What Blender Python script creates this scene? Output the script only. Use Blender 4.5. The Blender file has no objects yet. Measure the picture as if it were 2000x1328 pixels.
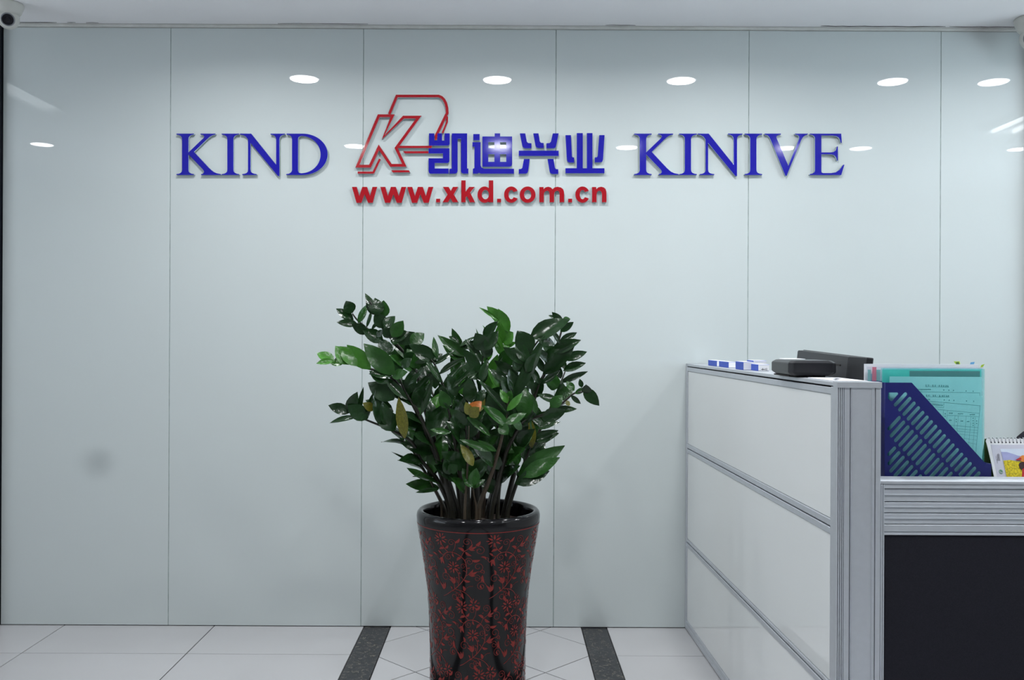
import bpy, bmesh, math, random
from mathutils import Vector, Matrix

# ------------------------------------------------------------------ camera, world, light, exposure
scene = bpy.context.scene
COL = scene.collection
FPX, VPX, VPY = 1766.0, 985.0, 662.0          # focal length in pixels of the 2000x1328 frame, point opposite the lens
CAM = Vector((0.0, -3.63, 1.154))
ROLL = math.radians(0.27)
cam_data = bpy.data.cameras.new('camera')
cam_data.sensor_width = 36.0
cam_data.lens = FPX / 2000 * 36.0
cam_data.shift_x = (1000 - VPX) / 2000
cam_data.shift_y = -(664 - VPY) / 2000
cam_data.clip_start = 0.05
cam = bpy.data.objects.new('camera', cam_data)
COL.objects.link(cam)
CROT = Matrix.Rotation(math.pi / 2, 4, 'X') @ Matrix.Rotation(ROLL, 4, 'Z')
cam.matrix_world = Matrix.Translation(CAM) @ CROT
scene.camera = cam

world = bpy.data.worlds.new('world'); scene.world = world
world.use_nodes = True
world.node_tree.nodes['Background'].inputs[0].default_value = (0.75, 0.82, 0.9, 1)
world.node_tree.nodes['Background'].inputs[1].default_value = 0.02

scene.view_settings.view_transform = 'Standard'
scene.view_settings.look = 'None'
scene.view_settings.gamma = 1.0
scene.view_settings.use_curve_mapping = False
scene.view_settings.exposure = 0.04

DOWN_W = 6.9          # watts of one ceiling downlight
LENS_E = 22.0          # glow of its lens
TUBE_E = 8.0
FILL_E = 5.2            # glow of the guessed side windows, added as fill light
CEIL = 2.406
R = random.Random(11)


def at(px, py, depth):
    """room point seen at a pixel, at a given distance in front of the lens"""
    v = Vector(((px - VPX) / FPX, -(py - VPY) / FPX, -1.0)) * depth
    return CAM + (CROT.to_3x3() @ v)


def wallp(px, py, y=-0.012):
    v = CROT.to_3x3() @ Vector(((px - VPX) / FPX, -(py - VPY) / FPX, -1.0))
    t = (y - CAM.y) / v.y
    return CAM + v * t


# ------------------------------------------------------------------ materials
def srgb(r, g, b):
    f = lambda c: (c / 255 / 12.92) if c / 255 <= 0.04045 else ((c / 255 + 0.055) / 1.055) ** 2.4
    return (f(r), f(g), f(b), 1)


def material(name, col, rough=0.5, metal=0.0, spec=0.5, noise=0.0, nscale=20.0, bump=0.0, bscale=200.0,
             emit=0.0, coat=0.0, rand=0.0, trans=0.0, alpha=1.0, stretch=None):
    m = bpy.data.materials.new(name); m.use_nodes = True
    nt = m.node_tree; N = nt.nodes; L = nt.links
    b = N['Principled BSDF']
    b.inputs['Base Color'].default_value = col
    b.inputs['Roughness'].default_value = rough
    b.inputs['Metallic'].default_value = metal
    b.inputs['Specular IOR Level'].default_value = spec
    b.inputs['Coat Weight'].default_value = coat
    b.inputs['Coat Roughness'].default_value = 0.05
    b.inputs['Transmission Weight'].default_value = trans
    b.inputs['Alpha'].default_value = alpha
    if emit:
        b.inputs['Emission Color'].default_value = col
        b.inputs['Emission Strength'].default_value = emit
    tc = None
    if noise or rand:
        tc = N.new('ShaderNodeTexCoord')
        mix = N.new('ShaderNodeHueSaturation')
        mix.inputs['Color'].default_value = col
        L.new(mix.outputs[0], b.inputs['Base Color'])
        val = N.new('ShaderNodeMath'); val.operation = 'ADD'
        val.inputs[0].default_value = 1.0; val.inputs[1].default_value = 0.0
        if noise:
            t = N.new('ShaderNodeTexNoise'); t.inputs['Scale'].default_value = nscale
            t.inputs['Detail'].default_value = 4
            src = tc.outputs['Object']
            if stretch:
                mp = N.new('ShaderNodeMapping'); mp.inputs['Scale'].default_value = stretch
                L.new(src, mp.inputs[0]); src = mp.outputs[0]
            if rand:
                oi = N.new('ShaderNodeObjectInfo')
                ad = N.new('ShaderNodeVectorMath'); ad.operation = 'ADD'
                sc = N.new('ShaderNodeVectorMath'); sc.operation = 'SCALE'
                sc.inputs[0].default_value = (37.0, 17.0, 9.0)
                L.new(oi.outputs['Random'], sc.inputs['Scale'])
                L.new(src, ad.inputs[0]); L.new(sc.outputs[0], ad.inputs[1]); src = ad.outputs[0]
            L.new(src, t.inputs['Vector'])
            mr = N.new('ShaderNodeMapRange'); mr.inputs[1].default_value = 0.3; mr.inputs[2].default_value = 0.7
            mr.inputs[3].default_value = 1 - noise; mr.inputs[4].default_value = 1 + noise
            L.new(t.outputs[0], mr.inputs[0]); L.new(mr.outputs[0], val.inputs[0])
        if rand:
            oi2 = N.new('ShaderNodeObjectInfo')
            mr2 = N.new('ShaderNodeMapRange')
            mr2.inputs[3].default_value = -rand; mr2.inputs[4].default_value = rand
            L.new(oi2.outputs['Random'], mr2.inputs[0]); L.new(mr2.outputs[0], val.inputs[1])
        L.new(val.outputs[0], mix.inputs['Value'])
    if bump:
        tc = tc or N.new('ShaderNodeTexCoord')
        t2 = N.new('ShaderNodeTexNoise'); t2.inputs['Scale'].default_value = bscale
        L.new(tc.outputs['Object'], t2.inputs['Vector'])
        bp = N.new('ShaderNodeBump'); bp.inputs['Strength'].default_value = bump
        bp.inputs['Distance'].default_value = 0.002 if bscale > 40 else 0.012
        L.new(t2.outputs[0], bp.inputs['Height']); L.new(bp.outputs[0], b.inputs['Normal'])
    return m


M = {}
M['ceiling'] = material('ceiling_paint', srgb(246, 246, 248), 0.85, noise=0.02, nscale=3)
M['paint'] = material('wall_paint', srgb(230, 230, 228), 0.8, noise=0.03, nscale=2)
M['backing'] = material('joint_backing', srgb(150, 163, 160), 0.7, noise=0.25, nscale=30)
M['trim'] = material('cornice_plaster', srgb(205, 206, 202), 0.7, noise=0.06, nscale=25)
M['crack'] = material('crack', srgb(52, 46, 44), 0.9, noise=0.2, nscale=40)
M['darkpost'] = material('dark_aluminium', srgb(30, 33, 42), 0.35, noise=0.05, nscale=8)
M['grout'] = material('grout', srgb(46, 45, 46), 0.9, noise=0.15, nscale=40)
M['tile'] = material('floor_tile', srgb(188, 188, 190), 0.32, noise=0.035, nscale=2.2, rand=0.015)
M['granite'] = material('black_granite', srgb(40, 41, 45), 0.35, noise=0.35, nscale=60)
def add_veins(m, col, scale, band):
    nt = m.node_tree; N = nt.nodes; L = nt.links; b = N['Principled BSDF']
    src = b.inputs['Base Color'].links[0].from_socket
    geo = N.new('ShaderNodeNewGeometry'); t = N.new('ShaderNodeTexNoise'); t.inputs['Scale'].default_value = scale
    t.inputs['Detail'].default_value = 3; t.inputs['Distortion'].default_value = 1.2
    L.new(geo.outputs['Position'], t.inputs['Vector'])
    a = N.new('ShaderNodeMath'); a.operation = 'SUBTRACT'; a.inputs[1].default_value = 0.5; L.new(t.outputs[0], a.inputs[0])
    c = N.new('ShaderNodeMath'); c.operation = 'ABSOLUTE'; L.new(a.outputs[0], c.inputs[0])
    mr = N.new('ShaderNodeMapRange'); mr.inputs[1].default_value = 0.0; mr.inputs[2].default_value = band
    mr.inputs[3].default_value = 0.75; mr.inputs[4].default_value = 0.0; L.new(c.outputs[0], mr.inputs[0])
    t2 = N.new('ShaderNodeTexNoise'); t2.inputs['Scale'].default_value = scale * 1.7; L.new(geo.outputs['Position'], t2.inputs['Vector'])
    g = N.new('ShaderNodeMapRange'); g.inputs[1].default_value = 0.44; g.inputs[2].default_value = 0.52; L.new(t2.outputs[0], g.inputs[0])
    mu = N.new('ShaderNodeMath'); mu.operation = 'MULTIPLY'; L.new(mr.outputs[0], mu.inputs[0]); L.new(g.outputs[0], mu.inputs[1])
    mx = N.new('ShaderNodeMixRGB'); mx.inputs[2].default_value = col
    L.new(mu.outputs[0], mx.inputs[0]); L.new(src, mx.inputs[1]); L.new(mx.outputs[0], b.inputs['Base Color'])


add_veins(M['granite'], srgb(150, 144, 128), 30.0, 0.022)
M['alu'] = material('aluminium', srgb(200, 204, 210), 0.42, metal=0.55, noise=0.02, nscale=60)
M['alu_side'] = M['alu']
M['gap'] = material('black_gasket', srgb(38, 36, 36), 0.7, noise=0.1, nscale=50)
M['fabric'] = material('black_fabric', srgb(38, 38, 45), 0.95, spec=0.15, noise=0.12, nscale=400, bump=0.5, bscale=1500)
M['blue'] = material('blue_acrylic', srgb(20, 15, 160), 0.08, noise=0.02, nscale=10)
M['red'] = material('red_acrylic', srgb(165, 14, 28), 0.1, noise=0.02, nscale=10)
M['edge'] = material('acrylic_edge', srgb(176, 194, 200), 0.12, noise=0.03, nscale=20)
M['pot'] = material('black_glaze', srgb(13, 12, 15), 0.10, spec=0.4, noise=0.2, nscale=6)
M['potred'] = material('red_enamel', srgb(128, 30, 24), 0.45, noise=0.22, nscale=60)
M['soil'] = material('soil', srgb(52, 40, 33), 0.95, noise=0.4, nscale=60, bump=1.0, bscale=90)
M['stem'] = material('stem', srgb(34, 33, 24), 0.4, noise=0.3, nscale=30, rand=0.1)
M['stem_brown'] = material('stem_brown', srgb(62, 52, 38), 0.5, noise=0.25, nscale=30)
M['leaf_dark'] = material('leaf_dark', srgb(25, 53, 23), 0.2, spec=0.42, noise=0.2, nscale=3, rand=0.16, bump=0.12, bscale=5)
M['leaf_mid'] = material('leaf_mid', srgb(37, 78, 28), 0.24, spec=0.42, noise=0.18, nscale=3, rand=0.16, bump=0.12, bscale=5)
M['leaf_bright'] = material('leaf_bright', srgb(62, 118, 38), 0.26, spec=0.42, noise=0.14, nscale=3, rand=0.14, bump=0.1, bscale=5)
M['leaf_yellow'] = material('leaf_yellow', srgb(98, 98, 32), 0.3, noise=0.35, nscale=22, rand=0.1)
M['leaf_orange'] = material('leaf_orange', srgb(168, 92, 20), 0.35, noise=0.4, nscale=18)
M['plastic'] = material('black_plastic', srgb(22, 22, 27), 0.3, noise=0.06, nscale=30)
M['plastic_grey'] = material('charcoal_plastic', srgb(44, 46, 49), 0.5, noise=0.06, nscale=40, bump=0.05, bscale=900)
M['navy'] = material('navy_plastic', srgb(22, 28, 100), 0.4, noise=0.06, nscale=15)
M['boxblue'] = material('blue_card', srgb(52, 84, 186), 0.6, noise=0.06, nscale=60)
M['white'] = material('white_paper', srgb(228, 230, 236), 0.7, noise=0.02, nscale=30)
M['cream'] = material('white_card', srgb(236, 237, 240), 0.6, noise=0.02, nscale=30)
M['camshell'] = material('camera_shell', srgb(206, 206, 200), 0.35, noise=0.03, nscale=30)
M['camgrey'] = material('camera_grey', srgb(130, 132, 136), 0.5, noise=0.05, nscale=30)
M['lensdark'] = material('dark_glass', srgb(26, 26, 32), 0.1, noise=0.1, nscale=60)
M['ink'] = material('print_ink', srgb(66, 96, 110), 0.8, noise=0.1, nscale=80)
M['inkdark'] = material('dark_ink', srgb(50, 50, 60), 0.8, noise=0.1, nscale=80)
M['pink'] = material('red_tab', srgb(226, 66, 104), 0.5, noise=0.05, nscale=60)
M['teal_tab'] = material('teal_tab', srgb(90, 190, 180), 0.5, noise=0.05, nscale=60)
M['green_tab'] = material('green_tab', srgb(176, 206, 70), 0.6, noise=0.1, nscale=60)
M['blue_tab'] = material('blue_tab', srgb(96, 160, 206), 0.6, noise=0.1, nscale=60)
M['greycard'] = material('grey_card', srgb(96, 92, 98), 0.6, noise=0.08, nscale=40)
M['desk'] = material('desk_laminate', srgb(196, 198, 200), 0.45, noise=0.03, nscale=12)
M['lamp_trim'] = material('lamp_trim', srgb(235, 236, 238), 0.4, noise=0.02, nscale=30)
M['lens'] = material('lamp_lens', (0.97, 0.985, 1.0, 1), 0.5, emit=LENS_E)
M['tube'] = material('light_tube', (0.95, 0.98, 1.0, 1), 0.5, emit=TUBE_E)
M['diffuser'] = material('light_diffuser', (0.9, 0.95, 1.0, 1), 0.5, emit=2.2)
M['daylight'] = material('daylight_pane', (0.80, 0.93, 1.0, 1), 0.5, emit=FILL_E)  # glowing pane of an assumed window out of view, adds fill light
M['daylight_dim'] = material('shaded_pane', (0.85, 0.93, 1.0, 1), 0.5, emit=FILL_E * 0.55)  # weaker fill glow for the assumed window on the left
M['chrome'] = material('steel_wire', srgb(190, 192, 198), 0.25, metal=0.9, noise=0.04, nscale=90)
M['pic_sky'] = material('print_sky', srgb(214, 224, 240), 0.6, noise=0.06, nscale=25)
M['pic_hill'] = material('print_hill', srgb(168, 172, 216), 0.6, noise=0.08, nscale=40)
M['pic_flower'] = material('print_flowers', srgb(206, 186, 30), 0.7, noise=0.45, nscale=260)
M['pic_red'] = material('print_red', srgb(186, 34, 42), 0.6, noise=0.15, nscale=90)
M['pic_orange'] = material('print_orange', srgb(232, 138, 56), 0.6, noise=0.12, nscale=90)
M['pic_hair'] = material('print_hair', srgb(56, 34, 34), 0.6, noise=0.2, nscale=90)
M['pic_mauve'] = material('print_mauve', srgb(206, 206, 220), 0.7, noise=0.03, nscale=40)
M['pic_green'] = material('print_green', srgb(60, 140, 90), 0.6, noise=0.1, nscale=90)
M['leafgreen'] = material('green_card', srgb(74, 104, 48), 0.7, noise=0.1, nscale=60)


def glass_panel_material(name, col, smudge=False):
    """back painted glass: painted sheet under a clear glossy face"""
    m = material(name, col, 0.009, spec=0.5, noise=0.012, nscale=1.3)
    if smudge:
        nt = m.node_tree; N = nt.nodes; L = nt.links
        b = N['Principled BSDF']
        src = b.inputs['Base Color'].links[0].from_socket
        geo = N.new('ShaderNodeNewGeometry')
        d = N.new('ShaderNodeVectorMath'); d.operation = 'SUBTRACT'
        c = wallp(190, 905); d.inputs[1].default_value = (c.x, c.y, c.z)
        L.new(geo.outputs['Position'], d.inputs[0])
        sc = N.new('ShaderNodeVectorMath'); sc.operation = 'MULTIPLY'; sc.inputs[1].default_value = (9, 0, 11)
        L.new(d.outputs[0], sc.inputs[0])
        ln = N.new('ShaderNodeVectorMath'); ln.operation = 'LENGTH'; L.new(sc.outputs[0], ln.inputs[0])
        nz = N.new('ShaderNodeTexNoise'); nz.inputs['Scale'].default_value = 9
        L.new(geo.outputs['Position'], nz.inputs['Vector'])
        mr = N.new('ShaderNodeMapRange'); mr.interpolation_type = 'SMOOTHSTEP'
        mr.inputs[1].default_value = 1.0; mr.inputs[2].default_value = 0.0
        mr.inputs[3].default_value = 0.0; mr.inputs[4].default_value = 0.5
        L.new(ln.outputs['Value'], mr.inputs[0])
        mu = N.new('ShaderNodeMath'); mu.operation = 'MULTIPLY'
        L.new(mr.outputs[0], mu.inputs[0]); L.new(nz.outputs[0], mu.inputs[1])
        mx = N.new('ShaderNodeMixRGB'); mx.inputs[2].default_value = srgb(110, 118, 120)
        L.new(mu.outputs[0], mx.inputs[0]); L.new(src, mx.inputs[1]); L.new(mx.outputs[0], b.inputs['Base Color'])
    return m


M['glass'] = glass_panel_material('back_painted_glass', srgb(203, 211, 211))
M['glass_smudged'] = glass_panel_material('back_painted_glass_smudged', srgb(203, 211, 211), True)
M['pane'] = glass_panel_material('white_painted_pane', srgb(226, 229, 229))


def film_material(name, tint, haze):
    m = bpy.data.materials.new(name); m.use_nodes = True
    nt = m.node_tree; N = nt.nodes; L = nt.links
    out = N['Material Output']; pb = N['Principled BSDF']
    pb.inputs['Base Color'].default_value = haze; pb.inputs['Roughness'].default_value = 0.3
    nz = N.new('ShaderNodeTexNoise'); nz.inputs['Scale'].default_value = 6
    mr = N.new('ShaderNodeMapRange'); mr.inputs[3].default_value = 0.10; mr.inputs[4].default_value = 0.18
    tr = N.new('ShaderNodeBsdfTransparent'); tr.inputs[0].default_value = tint
    mx = N.new('ShaderNodeMixShader')
    L.new(nz.outputs[0], mr.inputs[0]); L.new(mr.outputs[0], mx.inputs[0])
    L.new(tr.outputs[0], mx.inputs[1]); L.new(pb.outputs[0], mx.inputs[2]); L.new(mx.outputs[0], out.inputs[0])
    return m


M['film_teal'] = film_material('teal_film', (0.83, 0.99, 0.99, 1), srgb(96, 205, 200))
M['film_clear'] = film_material('clear_film', (0.93, 0.93, 0.96, 1), srgb(216, 216, 226))


# ------------------------------------------------------------------ building helpers
def origin_of(parent):
    o = Vector((0, 0, 0))
    while parent:
        o += parent.location; parent = parent.parent
    return o


def put(name, me, mats, parent=None, base=None, smooth=False):
    """link a mesh given in room coordinates as one object"""
    o = bpy.data.objects.new(name, me); COL.objects.link(o)
    for m in (mats if isinstance(mats, (list, tuple)) else [mats]):
        me.materials.append(M[m] if isinstance(m, str) else m)
    if parent:
        off = origin_of(parent); o.parent = parent
    else:
        if base is None:
            xs = [v.co for v in me.vertices]
            base = Vector(((min(v.x for v in xs) + max(v.x for v in xs)) / 2,
                           (min(v.y for v in xs) + max(v.y for v in xs)) / 2, min(v.z for v in xs)))
        off = Vector(base); o.location = off
    me.transform(Matrix.Translation(-off))
    if smooth:
        for p in me.polygons: p.use_smooth = True
    return o


def thing(name, label, cat, loc=(0, 0, 0), group=None):
    o = bpy.data.objects.new(name, None); COL.objects.link(o)
    o.location = loc; o.empty_display_size = 0.05
    return tag(o, label, cat, group)


def tag(o, label=None, cat=None, group=None, kind=None):
    if label: o['label'] = label
    if cat: o['category'] = cat
    if group: o['group'] = group
    if kind: o['kind'] = kind
    return o


def struct(o, label=None):
    o['kind'] = 'structure'
    if label: o['label'] = label
    return o


def mesh(name, verts, faces):
    me = bpy.data.meshes.new(name); me.from_pydata([tuple(v) for v in verts], [], faces); me.update()
    return me


def fix(bm):
    bmesh.ops.recalc_face_normals(bm, faces=bm.faces)


def box_mesh(name, x0, x1, y0, y1, z0, z1, bevel=0.0, seg=2, xf=None):
    bm = bmesh.new()
    bmesh.ops.create_cube(bm, size=1)
    for v in bm.verts:
        v.co = Vector(((x0 + x1) / 2 + v.co.x * (x1 - x0), (y0 + y1) / 2 + v.co.y * (y1 - y0), (z0 + z1) / 2 + v.co.z * (z1 - z0)))
    if bevel:
        bmesh.ops.bevel(bm, geom=bm.edges[:], offset=bevel, segments=seg, affect='EDGES', profile=0.5)
    if xf:
        for v in bm.verts: v.co = xf(v.co)
        fix(bm)
    me = bpy.data.meshes.new(name); bm.to_mesh(me); bm.free()
    return me


def box(name, x0, x1, y0, y1, z0, z1, mat, parent=None, bevel=0.0, seg=2, xf=None):
    return put(name, box_mesh(name, x0, x1, y0, y1, z0, z1, bevel, seg, xf), mat, parent)


def flat_mesh(name, loops, t, to_room):
    """filled 2D outline with holes, thickness t; to_room maps (u, v, w) with w from 0 (back) to t (front)"""
    cu = bpy.data.curves.new(name, 'CURVE'); cu.dimensions = '2D'; cu.fill_mode = 'BOTH'
    for lp in loops:
        sp = cu.splines.new('POLY'); sp.points.add(len(lp) - 1)
        for p, q in zip(sp.points, lp): p.co = (q[0], q[1], 0, 1)
        sp.use_cyclic_u = True
    cu.extrude = t / 2
    tmp = bpy.data.objects.new('tmp', cu); COL.objects.link(tmp)
    me = bpy.data.meshes.new_from_object(tmp)
    bpy.data.objects.remove(tmp); bpy.data.curves.remove(cu)
    me.materials.clear()
    bm = bmesh.new(); bm.from_mesh(me)
    bmesh.ops.remove_doubles(bm, verts=bm.verts, dist=1e-6)
    for v in bm.verts: v.co = to_room(v.co.x, v.co.y, v.co.z + t / 2)
    fix(bm); bm.to_mesh(me); bm.free(); me.name = name
    return me


def lathe(name, prof, n, center):
    vs, fs = [], []
    for (r, z) in prof:
        for k in range(n):
            a = 2 * math.pi * k / n
            vs.append((center[0] + r * math.cos(a), center[1] + r * math.sin(a), center[2] + z))
    for i in range(len(prof) - 1):
        for k in range(n):
            a, b = i * n + k, i * n + (k + 1) % n
            fs.append((a, b, b + n, a + n))
    if prof[0][0] > 1e-6: fs.append(tuple(range(n))[::-1])
    if prof[-1][0] > 1e-6: fs.append(tuple(range((len(prof) - 1) * n, len(prof) * n)))
    me = mesh(name, vs, fs)
    bm = bmesh.new(); bm.from_mesh(me); bmesh.ops.remove_doubles(bm, verts=bm.verts, dist=1e-7); fix(bm); bm.to_mesh(me); bm.free()
    return me


def catmull(pts, n=4):
    P = [Vector(p) for p in pts]
    if len(P) < 3: return P
    P = [P[0] * 2 - P[1]] + P + [P[-1] * 2 - P[-2]]
    out = []
    for i in range(1, len(P) - 2):
        a, b, c, d = P[i - 1:i + 3]
        for k in range(n):
            t = k / n
            out.append(0.5 * ((2 * b) + (c - a) * t + (2 * a - 5 * b + 4 * c - d) * t * t + (3 * b - a - 3 * c + d) * t ** 3))
    out.append(P[-2])
    return out


def tube_mesh(name, pts, radii, n=8):
    vs, fs = [], []
    up = Vector((0.3, 1, 0.2)).normalized()
    for i, p in enumerate(pts):
        t = (pts[min(i + 1, len(pts) - 1)] - pts[max(i - 1, 0)]).normalized()
        s = t.cross(up).normalized(); u = s.cross(t)
        r = radii[i] if isinstance(radii, (list, tuple)) else radii
        for k in range(n):
            a = 2 * math.pi * k / n
            vs.append(p + (s * math.cos(a) + u * math.sin(a)) * r)
    for i in range(len(pts) - 1):
        for k in range(n):
            a, b = i * n + k, i * n + (k + 1) % n
            fs.append((a, a + n, b + n, b))
    fs.append(tuple(range(n))); fs.append(tuple(range((len(pts) - 1) * n, len(pts) * n))[::-1])
    me = mesh(name, vs, fs)
    bm = bmesh.new(); bm.from_mesh(me); fix(bm); bm.to_mesh(me); bm.free()
    return me


# ------------------------------------------------------------------ room shell
XL, XR, YF = -3.8, 4.3, -7.2

floor = struct(box('floor', XL, XR, YF, 0.30, -0.06, -0.003, 'grout'), 'floor of pale tiles with two black stone bands')
TILE_MESH = {}


def tile_piece(name, poly, mat):
    """one flat stone piece with softened edges, from a convex outline on the floor"""
    cx = sum(p[0] for p in poly) / len(poly); cy = sum(p[1] for p in poly) / len(poly)
    key = (name, tuple((round(p[0] - cx, 4), round(p[1] - cy, 4)) for p in poly))
    if key not in TILE_MESH:
        n = len(poly); g = 0.0021
        def inset(d):
            out = []
            for i in range(n):
                a, b, c = Vector(poly[i - 1]), Vector(poly[i]), Vector(poly[(i + 1) % n])
                e1 = (b - a).normalized(); e2 = (c - b).normalized()
                n1 = Vector((-e1.y, e1.x)); n2 = Vector((-e2.y, e2.x))
                m = (n1 + n2); k = d / max(0.25, (1 + n1.dot(n2)))
                q = b + m * k
                out.append((q.x - cx, q.y - cy))
            return out
        lo = inset(g); hi = inset(g + 0.0006)
        vs = [(x, y, -0.012) for x, y in lo] + [(x, y, -0.0008) for x, y in lo] + [(x, y, 0.0) for x, y in hi]
        fs = [tuple(range(2 * n, 3 * n))]
        for r in range(2):
            for i in range(n):
                fs.append((r * n + i, r * n + (i + 1) % n, (r + 1) * n + (i + 1) % n, (r + 1) * n + i))
        me = mesh(name, vs, fs); me.materials.append(M[mat]); TILE_MESH[key] = me
    o = bpy.data.objects.new(name, TILE_MESH[key]); COL.objects.link(o)
    o.parent = floor; o.location = Vector((cx, cy, 0)) - floor.location
    return o


def clip_x(poly, x0, x1, y0, y1):
    def cut(P, f):
        out = []
        for i in range(len(P)):
            a, b = P[i - 1], P[i]; fa, fb = f(a), f(b)
            if (fa >= 0) != (fb >= 0):
                t = fa / (fa - fb); out.append((a[0] + (b[0] - a[0]) * t, a[1] + (b[1] - a[1]) * t))
            if fb >= 0: out.append(b)
        return out
    for f in (lambda p: p[0] - x0, lambda p: x1 - p[0], lambda p: p[1] - y0, lambda p: y1 - p[1]):
        if poly: poly = cut(poly, f)
    out = []
    for p in poly:
        if not out or (Vector(p) - Vector(out[-1])).length > 1e-4: out.append(p)
    if len(out) > 2 and (Vector(out[0]) - Vector(out[-1])).length < 1e-4: out.pop()
    return out


def area(P):
    return abs(sum(P[i - 1][0] * P[i][1] - P[i][0] * P[i - 1][1] for i in range(len(P)))) / 2


S0, S1, S2, S3 = -0.556, -0.450, 0.314, 0.415        # edges of the two black bands
rows = [-0.004, -0.33] + [-0.33 - 0.6 * k for k in range(1, 12)] + [YF]
cols_l = [S0 - 0.6 * k for k in range(5, -1, -1)]; cols_l = [XL] + cols_l
cols_r = [S3 + 0.6 * k for k in range(0, 7)] + [XR]
for i in range(len(rows) - 1):
    y1, y0 = rows[i], max(rows[i + 1], YF)
    if y1 - y0 < 0.02: continue
    for cols in (cols_l, cols_r):
        for a, b in zip(cols, cols[1:]):
            if b - a > 0.02: tile_piece('tile', [(a, y0), (b, y0), (b, y1), (a, y1)], 'tile')
for xa, xb in ((S0, S1), (S2, S3)):
    ys = [-0.004, -0.032] + [-0.032 - 0.9 * k for k in range(1, 8)] + [YF]
    for y1, y0 in zip(ys, ys[1:]):
        tile_piece('granite_strip', [(xa, y0), (xb, y0), (xb, y1), (xa, y1)], 'granite')
HD = 0.225
for j in range(-1, 34):
    for i in range(-5, 5):
        if (i + j) % 2: continue
        cx, cy = 0.147 + (i + 1) * HD, -0.05 - j * HD
        P = [(cx - HD, cy), (cx, cy - HD), (cx + HD, cy), (cx, cy + HD)]
        P = clip_x(P, S1, S2, YF, -0.004)
        if len(P) > 2 and area(P) > 2e-4: tile_piece('diagonal_tile', P, 'tile')

ceiling = struct(box('ceiling', XL, XR, YF, 0.30, CEIL, CEIL + 0.12, 'ceiling'), 'plain white ceiling with recessed downlights')
wall_back = struct(box('wall_back', XL, XR, 0.002, 0.30, 0.0, CEIL, 'backing'), 'wall clad with tall pale green glass panels')
struct(box('wall_left', XL - 0.12, XL, YF, 0.30, 0.0, CEIL, 'paint'))
struct(box('wall_right', XR, XR + 0.12, YF, 0.30, 0.0, CEIL, 'paint'))
struct(box('wall_front', XL, XR, YF - 0.12, YF, 0.0, CEIL, 'paint'))


# side windows with blinds, guessed from striped reflections, added unseen as fill light
def fill_window(name, xw, sgn, y0, y1, z0, z1, mat, label):
    w = struct(box(name, xw - 0.004 if sgn > 0 else xw, xw if sgn > 0 else xw + 0.004, y0, y1, z0, z1, mat), label)
    xi = xw - 0.03 * sgn
    X = lambda a, b: (min(a, b), max(a, b))
    for a, b, c, d in ((y0 - 0.05, y0, z0 - 0.05, z1 + 0.05), (y1, y1 + 0.05, z0 - 0.05, z1 + 0.05), (y0, y1, z0 - 0.05, z0), (y0, y1, z1, z1 + 0.05), ((y0 + y1) / 2 - 0.025, (y0 + y1) / 2 + 0.025, z0, z1)):
        xa, xb = X(xw, xi); box('frame_bar', xa, xb, a, b, c, d, 'lamp_trim', w)
    n = 24
    for k in range(n):
        z = z0 + (z1 - z0) * (k + 0.5) / n
        xc = xw - 0.06 * sgn
        me = box_mesh('blind_slat', -0.020, 0.020, y0 - 0.02, y1 + 0.02, -0.0008, 0.0008)
        me.transform(Matrix.Translation((xc, 0, z)) @ Matrix.Rotation(math.radians(40) * sgn, 4, 'Y'))
        put('blind_slat', me, 'lamp_trim', w)


fill_window('window_1', XR, 1, -3.3, -0.9, 0.95, 2.2, 'daylight', 'daylit side window with white blinds')
fill_window('window_2', XL, -1, -2.9, -1.1, 0.95, 2.2, 'daylight_dim', 'shaded side window with white blinds')

# glass panels of the back wall, joints between them
edges = [wallp(p, 640).x for p in (3.5, 331, 707.5, 1083.5, 1460.5, 1835.5)] + [wallp(2004, 640).x]
for i, (a, b) in enumerate(zip(edges, edges[1:])):
    me = box_mesh('glass_panel', a + 0.0014, b - 0.0014, -0.012, 0.0, 0.003, CEIL - 0.014, 0.0008, 1)
    o = put('glass_panel', me, 'glass_smudged' if i == 0 else 'glass', wall_back)
for a in edges[1:-1]:
    put('sealant_bead', box_mesh('sealant_bead', a - 0.0014, a + 0.0014, -0.0105, 0.0, 0.003, CEIL - 0.014), 'backing', wall_back)
struct(box('trim_1', edges[0] - 0.09, edges[0] - 0.004, -0.05, 0.0, 0.0, CEIL, 'darkpost', bevel=0.003), 'dark metal post at the end of the glass wall')
struct(box('trim_2', edges[-1] + 0.006, edges[-1] + 0.09, -0.05, 0.0, 0.0, CEIL, 'darkpost', bevel=0.003), 'dark metal post beside the desk')
for a, b in ((XL, edges[0] - 0.09), (edges[-1] + 0.09, XR)):
    put('wall_board', box_mesh('wall_board', a, b, -0.012, 0.001, 0.0, CEIL - 0.001, 0.001, 1), 'paint', wall_back)
cornice = struct(box('trim_3', edges[0] - 0.004, edges[-1] + 0.004, -0.022, 0.0, CEIL - 0.013, CEIL, 'trim', bevel=0.004), 'thin cracked plaster bead along the top of the glass')
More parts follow.
